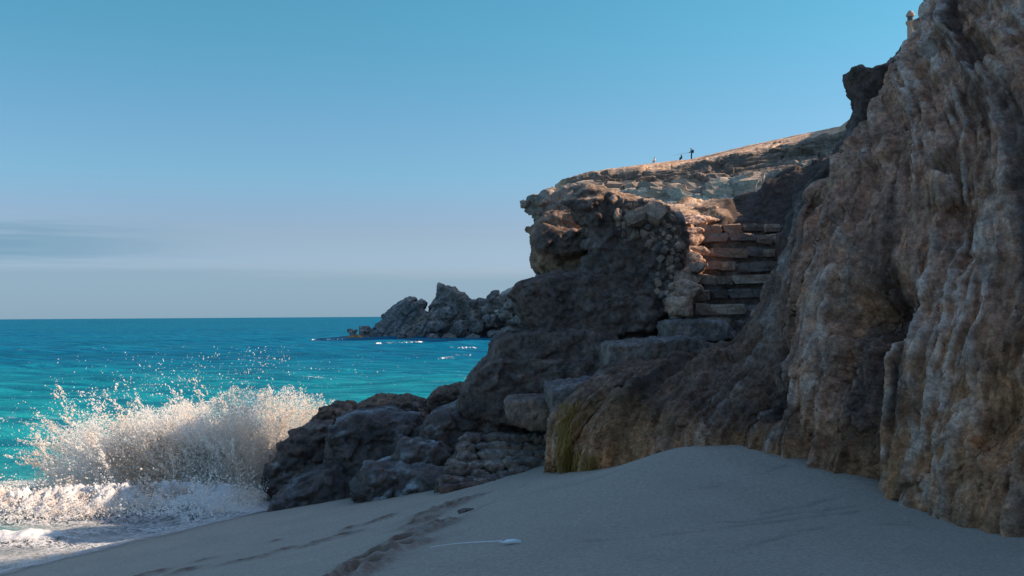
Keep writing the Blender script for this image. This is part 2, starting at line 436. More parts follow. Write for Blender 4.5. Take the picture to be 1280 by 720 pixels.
# ------------------------------------------------------------------ sea
rows = np.concatenate([np.linspace(7, 13, 20), np.exp(np.linspace(math.log(13.2), math.log(260), 330)), np.exp(np.linspace(math.log(268), math.log(16000), 60))])
ang = np.concatenate([np.linspace(-72, -31, 40), np.linspace(-30.8, 3, 460), np.linspace(3.5, 72, 50)])
RY, RA = np.meshgrid(rows, np.radians(ang), indexing='ij'); SX = RY * np.tan(RA); SY = RY
spx = np.maximum(RY * np.gradient(np.radians(ang))[None, :] / np.cos(RA) ** 2, np.gradient(rows)[:, None])
Z = np.zeros_like(SX); DXs = np.zeros_like(SX); DYs = np.zeros_like(SX)
rw = np.random.RandomState(5)
for k in range(46):
    lam = 14.0 * (0.35 / 14.0) ** (k / 45.0) * rw.uniform(.85, 1.15)
    th = math.radians(-72) + rw.normal(0, 0.42)            # chop runs in towards the shore
    kx, ky = math.cos(th), math.sin(th); kk = 2 * math.pi / lam
    a = 0.0135 * lam ** 0.78 * rw.uniform(.6, 1.2); ph = rw.uniform(0, 6.28)
    fade = np.clip((lam / np.maximum(spx, 1e-3) - 2.5) / 3, 0, 1)
    arg = kk * (SX * kx + SY * ky) + ph
    Z += a * fade * np.cos(arg); DXs -= 0.8 * a * fade * kx * np.sin(arg); DYs -= 0.8 * a * fade * ky * np.sin(arg)
sx, sy, szw = (SX + DXs).ravel(), (SY + DYs).ravel(), Z.ravel()
s3 = np.column_stack([SX.ravel(), SY.ravel(), np.zeros(SX.size)])
gust = 0.65 + 0.5 * fbm(s3 * (0.02, 0.05, 1), 3)
calm = sstep(SY.ravel() + 0.0 * SX.ravel(), 11.5, 22)                 # waves die out in the swash
szw *= gust * (0.15 + 0.85 * calm)
swell = np.exp(-((SY.ravel() - 27 - 0.10 * SX.ravel()) / 2.0) ** 2) + 0.8 * np.exp(-((SY.ravel() - 43 + 0.06 * SX.ravel()) / 2.6) ** 2)
szw += 0.24 * swell
co = np.column_stack([sx, sy, szw])
px, py = pix(co)
shal = np.clip(1 - (SY.ravel() - 18) / 60, 0, 1)
patch = fbm(s3 * (0.010, 0.045, 1), 4) + 0.5 * fbm(s3 * (0.05, 0.16, 1), 3)
wc = np.tile(np.array([0.001, 0.120, 0.215]), (len(co), 1))
wc = blend(wc, (0.010, 0.240, 0.255), np.clip(shal * 0.9 + 0.30 * patch, 0, 1))
wc = blend(wc, (0.001, 0.090, 0.150), np.clip(0.9 * sstep(-patch, 0.10, 0.45), 0, 1) * .7)
# sand stirred up in the shallow break
stir = np.exp(-((co[:, 0] + 6) / 3.4) ** 2 - ((co[:, 1] - 16.5) / 2.2) ** 2)
wc = blend(wc, (0.16, 0.22, 0.22), np.clip(stir * .65, 0, 1))
nsh = np.where((co[:, 1] < 24) & (np.abs(co[:, 0]) < 14))[0]; dsh = np.zeros(len(co)); dsh[nsh] = sstep(sand_z0(co[nsh, :2]), -.75, -.12)
wc = blend(wc, (0.34, 0.34, 0.32), np.clip(dsh, 0, 1) * .9)          # thin water over sand
me = mesh_from('sea', co, grid_quads(len(rows), len(ang))[:, ::-1]); set_col(me, wc)
# whitecaps
cap = sstep(szw, 0.20, 0.34) * sstep(fbm(s3 * (0.5, 0.8, 1), 3), 0.22, 0.42) * (SY.ravel() < 120)
set_float(me, cap, 'foam')
m = NT('sea_water')
b = m.bump(m.noise(0.55, 3, 0.6, stretch=(0.6, 1.5, 1)), 0.55, 0.35)
b = m.bump(m.noise(2.2, 5, 0.65, stretch=(0.7, 1.4, 1)), 0.8, 0.12, b)
b = m.bump(m.noise(9, 4, 0.6), 0.6, 0.025, b)
c = m.mix(m.ramp(m.noise(0.9, 5, 0.65, stretch=(0.35, 1.4, 1)), 0.34, 0.66), m.mix(1.0, m.attr('Col'), (0.50, 0.62, 0.74), 'MULTIPLY'), m.mix(1.0, m.attr('Col'), (1.5, 1.32, 1.22), 'MULTIPLY'))
df = m.n('ShaderNodeBsdfDiffuse'); m.l(c, df.inputs[0]); m.l(b, df.inputs['Normal'])
gl = m.n('ShaderNodeBsdfGlossy'); gl.inputs['Roughness'].default_value = 0.09; m.l(b, gl.inputs['Normal'])
wsh = m.n('ShaderNodeMixShader'); wsh.inputs[0].default_value = 0.10; m.l(df.outputs[0], wsh.inputs[1]); m.l(gl.outputs[0], wsh.inputs[2])
fo = m.principled((0.8, 0.8, 0.8), 0.9)
mx = m.n('ShaderNodeMixShader'); m.l(m.math('MULTIPLY', m.attr('foam', 2), m.ramp(m.noise(5, 4), .4, .6)), mx.inputs[0]); m.l(wsh.outputs[0], mx.inputs[1]); m.l(fo.outputs[0], mx.inputs[2])
M_SEA = m.done(mx)
tag(add('sea', me, M_SEA), kind='structure')

# ------------------------------------------------------------------ right-hand cliff (flowstone curtain)
def catmull(C, t):
    """C (K,...) evenly parametrised 0..K-1, t in that range"""
    C = np.asarray(C, float); K = len(C)
    Ce = np.concatenate([2 * C[:1] - C[1:2], C, 2 * C[-1:] - C[-2:-1]])
    i = np.clip(np.floor(t).astype(int), 0, K - 2); f = (t - i).reshape((-1,) + (1,) * (C.ndim - 1))
    p0, p1, p2, p3 = Ce[i], Ce[i + 1], Ce[i + 2], Ce[i + 3]
    return 0.5 * (2 * p1 + (p2 - p0) * f + (2 * p0 - 5 * p1 + 4 * p2 - p3) * f ** 2 + (3 * p1 - p0 - 3 * p2 + p3) * f ** 3)
cols_px = [
    [(672, 606, 12.3), (676, 585, 12.5), (684, 545, 12.6), (694, 520, 12.6)],
    [(699, 593, 11.35), (700, 562, 11.4), (701, 540, 11.5), (704, 520, 11.7)],
    [(775, 584, 10.95), (772, 540, 11.15), (768, 485, 11.7), (772, 462, 12.4)],
    [(845, 562, 10.35), (848, 515, 10.6), (850, 468, 11.3), (857, 442, 12.6)],
    [(920, 568, 10.1), (922, 515, 10.35), (926, 452, 11.0), (940, 416, 12.2)],
    [(985, 573, 9.8), (982, 490, 10.1), (982, 400, 10.6), (998, 266, 11.4)],
    [(1012, 589, 9.45), (1015, 480, 9.7), (1026, 350, 10.2), (1032, 238, 11.5)],
    [(1075, 608, 9.0), (1075, 470, 9.3), (1070, 310, 9.9), (1070, 174, 11.8)],
    [(1150, 641, 8.25), (1150, 470, 8.7), (1130, 260, 9.7), (1124, 80, 12.2)],
    [(1215, 659, 7.75), (1215, 450, 8.3), (1190, 200, 9.6), (1168, -5, 12.3)],
    [(1290, 674, 7.25), (1290, 430, 7.9), (1280, 150, 9.2), (1222, -120, 12.5)],
    [(1420, 742, 6.3), (1420, 400, 7.0), (1440, 0, 8.4), (1330, -330, 12.5)]]
C = []
for k, c in enumerate(cols_px):
    w = [P(*p) for p in c]
    if k < 5: bk = [w[3] + (0.25, 0.9, -0.15), w[3] + (0.6, 2.0, -0.6)]
    else: bk = [w[3] + (1.3, 1.1, 0.25), w[3] + (5.5, 3.5, 0.9)]
    C.append([w[0] + (-0.05, -0.05, -0.7)] + w + bk)
for (yy, x, zt) in ((3.0, 4.7, 10.5), (-3.0, 5.2, 11), (-12, 6, 11)):
    C.append([np.array(p, float) for p in ((x, yy, .8), (x + .05, yy, 1.5), (x + .4, yy, 4), (x + 1.1, yy, 7), (x + 3.2, yy + 1, zt), (x + 6, yy + 1.5, zt + .3), (x + 10, yy + 2, zt + .6))])
C = np.array(C)
ui = [np.linspace(0, 10.6, 620), np.linspace(10.7, len(C) - 1, 40)]
vi = [np.linspace(0, 1, 12)[:-1], np.linspace(1, 4, 430), np.linspace(4.02, 5, 36)[1:], np.linspace(5, 6, 10)[1:]]
u = np.concatenate(ui); v = np.concatenate(vi)
S = catmull(catmull(C, u).transpose(1, 0, 2), v).transpose(1, 0, 2)      # (nu, nv, 3)
nu, nv = S.shape[:2]; co = S.reshape(-1, 3); CQ = grid_quads(nu, nv)
n0 = normals(co, CQ)
if (n0 * np.array([-1, -1, 0])).sum(1).mean() < 0: CQ = CQ[:, ::-1]; n0 = -n0
p = co.copy()
# curtain coordinates: along the cliff (s), height (h); drips run down and lean with the dip of the rock
s_ = p[:, 0] * 0.62 - p[:, 1] * 0.78
warp = 0.20 * fbm(p * (0.7, .7, .45), 3); warp2 = 0.055 * fbm(p * (2.5, 2.5, 1.4) + 5, 3)
lean = 0.30 * sstep(p[:, 2], 2.6, 6.5)
cs = s_ + lean * (p[:, 2] - 3.0) * 1.6 + warp + warp2
cur = np.column_stack([cs, 0.10 * p[:, 2] + 0.05 * p[:, 1], 0.10 * p[:, 1]])
big = ridged(cur * 1.05 + 3, 2)                      # broad ribs
mid = ridged(cur * (3.6, 2.6, 2) + 8, 2, 0.5)       # drip curtains
fin = ridged(cur * (8.5, 11, 9) + 1, 2)
lump = fbm(p * 0.9 + 2, 4); knob = fbm(p * 6.5, 4, 0.6); grit = fbm(p * 22, 3, 0.6)
hgt = 0.16 * lump + 0.17 * big + 0.165 * mid + 0.070 * fin + 0.014 * knob + 0.010 * grit
blocks = facet(p + 0.15 * np.column_stack([knob, lump, knob]), (1.3, 1.3, 0.40), 0.085, 1.0, 0.12, 0.12)
hgt += blocks; hgt -= np.median(hgt) + 0.02
pxl, pyl = pix(co)
def dent(cx, cy, rx, ry, d, rot=0):
    ca, sa = math.cos(rot), math.sin(rot); dx, dy = pxl - cx, pyl - cy
    e = ((dx * ca + dy * sa) / rx) ** 2 + ((-dx * sa + dy * ca) / ry) ** 2
    return -d * np.exp(-(e * (1 + 0.8 * knob)) ** 1.5)
for a in ((1092, 392, 40, 34, .42), (1110, 352, 22, 26, .22), (966, 492, 17, 26, .40), (1222, 62, 22, 18, .34), (1175, 203, 14, 12, .30), (975, 440, 12, 20, .22),
          (1245, 520, 40, 60, .22), (1000, 560, 7, 22, .25), (1195, 260, 20, 60, .20), (1060, 470, 16, 40, .18), (905, 545, 25, 22, .12), (1140, 560, 20, 40, .12)):
    hgt += dent(*a)
# keep the foot and the hidden crest quieter
vv = np.tile(v, nu); uu = np.repeat(u, nv)
damp = np.where(vv > 4, np.clip(1.15 - (vv - 4) * .6, .4, 1), 1) * np.where(uu < 5, 0.85, 1.0)
co = co + n0 * (hgt * damp)[:, None]
n1 = normals(co, CQ)
co = co + n1 * (facet(p + .1 * np.column_stack([knob, lump, grit]), (4.4, 4.4, 0.9), .022, 1.1, .25, .10) + facet(p, (11, 11, 4), .008, 1.1, .35, .12) + 0.009 * ridged(p * 13 + 4, 3) + 0.007 * fbm(p * 45, 2))[:, None]
# colour of the stone itself: brown tufa, ochre stains low down, pale salt crust on the drip ribs, black streaks
cc_ = np.tile(np.array([0.355, 0.190, 0.128]), (len(co), 1))
cc_ = blend(cc_, (0.42, 0.245, 0.168), sstep(lump + .4 * knob, 0.0, 0.35) * .8)
cc_ = blend(cc_, (0.095, 0.062, 0.052), sstep(fbm(cur * (2.2, 1.2, 1) + 30, 3), 0.06, 0.30) * .85)
och = sstep(fbm(p * 0.8 + 12, 3) - 0.22 * (p[:, 2] - 2.6), -0.05, 0.45)
cc_ = blend(cc_, (0.41, 0.19, 0.085), och * .75)
salt = sstep(0.6 * mid + 0.5 * fin + 0.5 * fbm(p * 4 + 3, 3), 0.58, 0.95) * sstep(fbm(cur * (.9, .5, .5) + 50, 2), -0.25, 0.25)
cc_ = blend(cc_, (0.58, 0.46, 0.40), salt * .7)
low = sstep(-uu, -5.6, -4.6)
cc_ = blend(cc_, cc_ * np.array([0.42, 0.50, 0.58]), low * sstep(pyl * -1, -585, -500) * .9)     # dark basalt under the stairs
algae = np.exp(-((pxl - 722) / 30) ** 2) * sstep(fbm(cur * (3, 1, 1) + 70, 3), -0.05, 0.3) * sstep(pyl, 455, 520)
cc_ = blend(cc_, (0.30, 0.165, 0.035), np.clip(algae, 0, 1) * .35)
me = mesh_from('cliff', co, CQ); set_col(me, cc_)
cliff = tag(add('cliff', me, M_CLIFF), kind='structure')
from mathutils.bvhtree import BVHTree
def bvh(co, quads): return BVHTree.FromPolygons(co.tolist(), quads.tolist())
def ray(tree, px, py):
    d = P(px, py, 10.0) - CAM; h = tree.ray_cast(Vector(CAM), Vector(d).normalized())
    return h[0], h[1]
vis = (vv > 0.5) & (vv < 4.3) & (uu < 6)
sub = np.all(vis[CQ], axis=1)
CLIFF_BVH = bvh(co, CQ[sub])

# ------------------------------------------------------------------ rock masses
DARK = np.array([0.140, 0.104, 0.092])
def rockify(co, qd, seed=0, big=.10, mid=.045, fin=.03, knob=.02, block=1.5, strata=1.0):
    o = np.array([seed * 3.7, seed * 5.1, seed * 2.3]); st = np.array([1, 1, strata])
    n = normals(co, qd); p = (co + o) * st
    co = co + n * (.35 * big * fbm(p * 1.3, 3))[:, None]
    n = normals(co, qd)
    co = co + n * (facet(p + 3, block * 3.0, mid * .8, 1.1, .30, .06) + facet(p + 9, block * 8, mid * .45, 1.1, .30, .08))[:, None]
    n = normals(co, qd)
    co = co + n * (.45 * fin * ridged(p * 4.2, 3, .6) + .6 * knob * fbm(p * 12, 3, .6) + 0.35 * knob * ridged(p * 27, 2))[:, None]
    return co
def rock(name, parts, voxel, mat, colfn, seed=0, smooth=2, parent=None, chunks_=None, **kw):
    if chunks_: parts = chunky(parts, *chunks_)
    c, qd = remesh(parts, voxel, smooth); c = rockify(c, qd, seed, **kw)
    col = colfn(c, normals(c, qd))
    return placed(name, c, qd, mat, col, parent), c, qd

# dark overhanging buttress left of the stairs
butt_parts = [
    slab([(720, 236), (733, 230), (752, 233), (772, 240), (800, 246), (825, 251), (840, 263), (850, 285), (852, 330), (846, 365), (838, 395), (836, 430), (800, 452), (700, 452), (690, 400), (700, 350), (728, 335), (742, 312), (738, 285), (717, 262)], 14.6, 0.95, front=.9, back=.92),
    slab([(671, 277), (685, 266), (715, 262), (745, 268), (760, 300), (760, 350), (690, 348), (671, 334), (664, 320), (673, 303), (667, 290)], 15.9, 2.2, front=.82),
    slab([(665, 292), (690, 284), (735, 288), (740, 318), (690, 326), (668, 312)], 15.6, 1.8, front=.7),
    slab([(641, 368), (648, 353), (665, 348), (690, 341), (760, 340), (830, 380), (832, 415), (760, 425), (690, 420), (669, 413), (656, 403), (644, 386)], 14.4, 3.0, front=.86),
    slab([(612, 434), (618, 423), (640, 418), (668, 412), (760, 415), (800, 440), (790, 470), (700, 470), (640, 462), (611, 449)], 14.15, 3.0, front=.88),
    slab([(570, 507), (581, 481), (593, 463), (612, 447), (660, 445), (780, 450), (790, 500), (700, 535), (620, 530), (578, 522)], 13.95, 3.2, front=.9),
    slab([(545, 560), (558, 520), (640, 505), (760, 480), (800, 470), (800, 570), (700, 590), (560, 600)], 14.4, 3.2, front=.92),
    slab([(780, 250), (850, 262), (862, 300), (862, 400), (850, 440), (760, 440)], 14.9, 1.6, front=.9)]
def butt_col(c, n):
    px, py = pix(c); w = fbm(c * 2.2, 4)
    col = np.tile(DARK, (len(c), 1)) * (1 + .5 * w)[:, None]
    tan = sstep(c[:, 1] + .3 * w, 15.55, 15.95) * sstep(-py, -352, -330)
    col = blend(col, (0.27, 0.175, 0.125), np.clip(tan, 0, 1))  # sunlit tan of the bulge put into the rock colour
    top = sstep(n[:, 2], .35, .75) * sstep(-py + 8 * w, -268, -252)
    col = blend(col, (0.36, 0.255, 0.185), np.clip(top, 0, 1) * .9)  # upward faces near the top painted lighter, as if sunlit
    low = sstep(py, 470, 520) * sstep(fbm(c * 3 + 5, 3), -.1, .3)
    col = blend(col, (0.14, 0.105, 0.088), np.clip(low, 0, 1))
    crust = sstep(fbm(c * (3, 3, 1.1) + 40, 4), .22, .42) * sstep(px, 770, 815) * sstep(-py, -400, -300)
    return blend(col, (0.30, 0.31, 0.32), np.clip(crust, 0, 1) * .6)
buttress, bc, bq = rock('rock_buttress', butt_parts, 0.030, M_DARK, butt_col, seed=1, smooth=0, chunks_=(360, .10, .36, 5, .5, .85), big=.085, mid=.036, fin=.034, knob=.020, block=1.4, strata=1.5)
tag(buttress, 'dark overhanging rock buttress rising left of the stone stairs', 'rock')
BUTT_BVH = bvh(bc, bq)
def pale_col(c, n):
    w = fbm(c * (2, 2, 7), 4)
    return blend(np.tile(np.array([0.24, 0.20, 0.17]), (len(c), 1)), (0.38, 0.32, 0.27), sstep(w, -.1, .3))
o, _, _ = rock('rock_outcrop', [slab([(662, 251), (668, 243), (675, 247), (680, 238), (691, 241), (715, 233), (762, 239), (765, 275), (735, 292), (700, 287), (673, 280), (668, 264)], 16.8, 1.3, front=.86)],
               0.04, M_CLIFF, pale_col, 2, 0, chunks_=(60, .15, .4, 6, .4), big=.10, mid=.06, fin=.05, knob=.03, strata=2.2)
tag(o, 'pale grey layered rock ledge jutting out behind the top of the dark buttress', 'rock')
def dark_col(c, n):
    w = fbm(c * 2, 4); return np.tile(DARK, (len(c), 1)) * (.75 + .4 * w)[:, None]
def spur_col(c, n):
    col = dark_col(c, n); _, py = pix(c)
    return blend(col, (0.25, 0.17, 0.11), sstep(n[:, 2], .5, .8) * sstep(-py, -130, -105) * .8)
o, _, _ = rock('rock_spur', [slab([(1054, 97), (1062, 88), (1086, 92), (1106, 84), (1130, 55), (1150, 150), (1100, 240), (1040, 300), (975, 300), (1000, 242), (1040, 197), (1061, 160), (1069, 136), (1064, 115)], 13.0, 2.0, front=.99, back=.9, shx=.42),
    hull([(3.5, 11.9, 0), (3.5, 11.9, 4.05), (4.1, 15.4, 0), (4.1, 15.4, 4.2), (9, 12.2, 0), (9, 12.2, 5.2), (9, 15.4, 0), (9, 15.4, 4.9), (5.2, 12.6, 5.0)]),  # fill rock added behind the crest to block sun from the sand
    hull([(4.5, 15.2, 3), (4.5, 15.2, 4.6), (4.6, 16.6, 3), (4.7, 16.6, 5.0), (8, 15.2, 3), (8, 15.2, 5.6), (8, 16.8, 3), (8, 16.8, 5.6)])],  # more fill rock, added to shade the upper steps
               0.06, M_DARK, spur_col, 3, 0, chunks_=(120, .12, .35, 7, .8), big=.07, mid=.05, fin=.04, knob=.03, block=1.8)
tag(o, 'dark horn shaped rock spur standing out from the top of the brown cliff', 'rock')

# ground above the stairs
tp = [P(*a) for a in ((868, 283, 16.2), (968, 285, 16.2), (858, 256, 17.0), (880, 252, 17.2), (905, 250, 17.3), (935, 241, 17.3), (962, 226, 17.3), (1000, 211, 17.4), (1020, 206, 17.4), (1000, 290, 16.1), (985, 250, 16.7),
                       (1060, 205, 17.0), (1040, 215, 16.4), (930, 268, 16.7), (800, 268, 16.9), (745, 310, 16.9), (770, 290, 16.3))]
tp += [np.array(a, float) for a in ((9, 24, 3.6), (5, 20, 3.6), (3, 19.5, 3.2), (0.5, 19, 2.6), (10, 17, 5.0), (4.5, 15.4, 4.3), (9, 14.5, 5.6), (4.2, 18.3, 4.4), (5.4, 18.4, 4.7), (6.6, 18.5, 4.8), (3.0, 18.3, 4.4))]
tp = np.array(tp); tz = tps(tp[:, :2], tp[:, 2], 0.01)
gx = np.arange(0.9, 9.5, 0.045); gy = np.arange(16.05, 22, 0.045)
X, Y = np.meshgrid(gx, gy, indexing='ij'); q = np.stack([X.ravel(), Y.ravel()], 1); zq = tz(q)
c = np.column_stack([q, zq]); qd = grid_quads(len(gx), len(gy))
c[:, 2] += facet(c, (2.2, 2.2, 2), .14, .8, .3) + .05 * ridged(c * 3, 3) + .03 * fbm(c * 9, 3)
px, py = pix(c); w = fbm(c * 2, 3)
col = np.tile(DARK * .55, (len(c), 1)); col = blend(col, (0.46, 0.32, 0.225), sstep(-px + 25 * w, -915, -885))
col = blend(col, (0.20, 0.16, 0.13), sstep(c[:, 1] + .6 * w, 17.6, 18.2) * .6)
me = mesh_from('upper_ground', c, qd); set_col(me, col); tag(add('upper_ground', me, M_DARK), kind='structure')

# ------------------------------------------------------------------ stones (shared meshes)
def stone_mesh(seed, jit=.055, cor=.80):
    r = np.random.RandomState(seed); bm = bmesh.new(); bmesh.ops.create_cube(bm, size=1.0)
    bmesh.ops.subdivide_edges(bm, edges=bm.edges[:], cuts=1, use_grid_fill=True)
    for v in bm.verts:
        c = np.array(v.co); k = (np.abs(c) > .4).sum()
        c = c * (1.0, .985, .5 + .5 * cor, cor)[k] if k else c
        v.co = c + r.normal(0, jit, 3)
    me = bpy.data.meshes.new('stone'); bm.to_mesh(me); bm.free(); return me
STONES = [stone_mesh(40 + k) for k in range(7)] + [stone_mesh(60 + k, .042, .89) for k in range(7)]
def tone_mat(name, c):
    m_ = NT(name); info = m_.n('ShaderNodeObjectInfo')
    base = m_.mix(info.outputs['Random'], tuple(.62 * k for k in c), tuple(1.35 * k for k in c))
    n1 = m_.noise(4, 5, .6); n2 = m_.noise(22, 5, .65)
    col = m_.mix(m_.ramp(n1, .35, .7, 0, .75), base, tuple(.6 * k for k in c))
    col = m_.mix(m_.ramp(n2, .5, .75, 0, .6), col, tuple(1.5 * k for k in c))
    cr_ = m_.voro(5.5, 'DISTANCE_TO_EDGE', vec=None); col = m_.mix(m_.ramp(cr_, .0, .035, .35, 0), col, tuple(.25 * k for k in c))
    b_ = m_.bump(m_.noise(7, 6, .7), 1.0, .06); b_ = m_.bump(m_.ramp(cr_, 0, .05), .6, .02, b_); b_ = m_.bump(m_.noise(45, 5, .7), .8, .014, b_)
    return m_.done(m_.principled(col, .92, b_, Specular_IOR_Level=.2))
M_PINK = tone_mat('pink_sandstone', (0.50, 0.345, 0.265)); M_GREY = tone_mat('grey_stone', (0.27, 0.21, 0.185)); M_PALE = tone_mat('pale_stone', (0.44, 0.335, 0.26))
SM = {}
for nm, mt in (('p', M_PINK), ('g', M_GREY), ('w', M_PALE)):
    for k, s in enumerate(STONES):
        c = s.copy(); c.materials.append(mt); SM[nm, k] = c
rst = np.random.RandomState(11)
def stone(parent, pos, size, rot=(0, 0, 0), tone='p', name='stone', cut=7):
    o = bpy.data.objects.new(name, SM[tone, cut + rst.randint(7)]); COL.objects.link(o)
    o.parent = parent; off = Vector(pos)
    pp = parent
    while pp is not None: off = off - pp.location; pp = pp.parent
    o.location = off; o.scale = size
    o.rotation_euler = tuple(np.array(rot) + rst.normal(0, .05, 3)); return o

# rubble set into the stair side of the buttress
wall_poly = [(764, 250), (812, 250), (836, 262), (847, 290), (848, 345), (838, 388), (820, 372), (822, 325), (806, 300), (776, 292)]
def inside(x, y, poly):
    r = False; n = len(poly)
    for i in range(n):
        (x1, y1), (x2, y2) = poly[i], poly[(i + 1) % n]
        if (y1 > y) != (y2 > y) and x < (x2 - x1) * (y - y1) / (y2 - y1) + x1: r = not r
    return r
spots = [(795, 272, .30, 'p'), (818, 267, .28, 'p'), (772, 268, .14, 'p')]
tries = 0
while len(spots) < 105 and tries < 9000:
    tries += 1; x, y = rst.uniform(760, 852), rst.uniform(248, 390)
    if not inside(x, y, wall_poly): continue
    s = rst.uniform(.06, .16)
    if any(math.hypot(x - a, (y - b) * .8) < 38 * (s + t) for a, b, t, _ in spots): continue
    spots.append((x, y, s, 'p' if rst.rand() < .62 else 'g'))
for (x, y, s, t) in spots:
    h, nn = ray(BUTT_BVH, x, y)
    if h is None or h.y > 16.5: continue
    stone(buttress, h + Vector((0, .12 * s, 0)), (s * rst.uniform(.8, 1.3), s * rst.uniform(.8, 1.2), s * rst.uniform(.8, 1.4)), rst.normal(0, .6, 3), t, cut=0)

# ------------------------------------------------------------------ stairway
stairs = empty('stone_stairway', P(880, 400, 13.6)); tag(stairs, 'worn stone stairway climbing between the dark buttress and the brown cliff', 'stairs')
def core(name, x0, x1, y0, y1, z0, z1, col, seed, voxel=.03, parent=stairs, amp=1.0):
    V = [(x, y, z) for z in (z0, z1) for y in (y0, y1) for x in (x0, x1)]
    Fc = [(0, 1, 3, 2), (4, 6, 7, 5), (0, 4, 5, 1), (2, 3, 7, 6), (0, 2, 6, 4), (1, 5, 7, 3)]
    o, _, _ = rock(name, [(V, Fc)], voxel, M_DARK, lambda c, n: np.tile(np.array(col), (len(c), 1)) * (1 + .5 * fbm(c * 3, 3))[:, None], seed, 0, parent, chunks_=(20, .05, .11, seed, .6, .8),
                   big=.03 * amp, mid=.03 * amp, fin=.02 * amp, knob=.012, block=3)
    return o
tops = [400, 381, 363, 345, 328, 311, 294, 281]
lft = [858, 866, 870, 874, 881, 886, 874, 870]; rgt = [915, 938, 960, 962, 966, 976, 976, 970]
for i in range(8):
    Yf = 13.6 + 0.35 * i
    a = P(lft[i], tops[i], Yf); b_ = P(rgt[i], tops[i], Yf); zt = a[2]
    st = core('step', a[0] - .25, b_[0] + .35, Yf + .07, Yf + .75, zt - .55, zt - .03, (0.21, 0.165, 0.148), 60 + i)
    xx = a[0]
    while xx < b_[0] - .05:
        w = min(rst.choice([.22, .34, .46, .62]) * rst.uniform(.85, 1.15), b_[0] - xx + .05)
        if w < .1: break
        t = 'p' if rst.rand() < .68 else 'g'
        stone(st, (xx + w / 2, Yf + .15 + rst.normal(0, .02), zt - .062 + rst.normal(0, .010)), (w * .99, .42, rst.uniform(.12, .16)), (rst.normal(0, .02), rst.normal(0, .015), rst.normal(0, .05)), t)
        if rst.rand() < .7:
            stone(st, (xx + w * rst.uniform(.3, .7), Yf + .24, zt - .175), (w * rst.uniform(.4, .9), .26, .10), (0, 0, 0), 'g')
        xx += w
for (x, y, Yc, w, h) in ((886, 268, 17.0, .55, .2), (868, 266, 17.3, .5, .22), (874, 279, 16.55, .5, .2), (862, 282, 16.4, .45, .26), (863, 293, 16.05, .42, .2), (862, 305, 15.65, .42, .2), (866, 316, 15.35, .36, .16), (861, 325, 15.1, .4, .22),
                         (864, 337, 14.8, .36, .16), (860, 348, 14.55, .40, .2), (857, 360, 14.25, .40, .22), (856, 371, 14.05, .38, .2), (851, 384, 13.75, .40, .22)):
    pt = P(x, y, Yc); cs_ = int(x * 7 + y); cb_ = np.array([0.42, 0.285, 0.215]) * rst.uniform(.75, 1.15)
    rock('coping_stone', [chunk(pt, (w * .56, .30, h * .62), np.random.RandomState(cs_), 18)], .022, M_DARK, (lambda cb__: lambda c, n: np.tile(cb__, (len(c), 1)) * (1 + .55 * fbm(c * 4, 4))[:, None])(cb_), cs_ % 50, 0, stairs,
         big=.03, mid=.022, fin=.02, knob=.012, block=3)
# big worn blocks where the stairs turn and drop to the beach
def block(poly, Y, d, col, seed, name='step'):
    def cf(c, n):
        w = fbm(c * 3, 4); k = np.tile(np.array(col), (len(c), 1)) * (1 + .5 * w)[:, None]
        return blend(k, (0.16, 0.17, 0.18), sstep(n[:, 2] + .3 * w, .6, .95) * .45)
    return rock(name, [slab(poly, Y, d, front=.95, back=1.0, nose=.06)], .028, M_DARK, cf, seed, 0, stairs, chunks_=(16, .05, .13, seed, .5, .95), big=.03, mid=.035, fin=.025, knob=.015, block=2.5)[0]
block([(834, 403), (860, 401), (908, 401), (925, 425), (838, 428)], 13.1, 1.0, (0.198, 0.163, 0.150), 80)
block([(763, 432), (800, 429), (872, 422), (900, 440), (850, 482), (790, 498), (764, 478)], 12.15, 1.6, (0.187, 0.145, 0.128), 81)
block([(686, 487), (720, 483), (774, 477), (790, 505), (740, 532), (690, 522)], 11.95, 1.5, (0.165, 0.132, 0.119), 82)
block([(631, 505), (645, 499), (705, 500), (735, 520), (712, 538), (660, 536), (634, 524)], 13.0, 1.2, (0.230, 0.160, 0.124), 83)
courses = [(545, 580, 700, 13.75), (556, 572, 700, 13.5), (567, 570, 690, 13.25), (578, 560, 690, 13.0), (589, 556, 690, 12.78), (599, 548, 680, 12.6)]
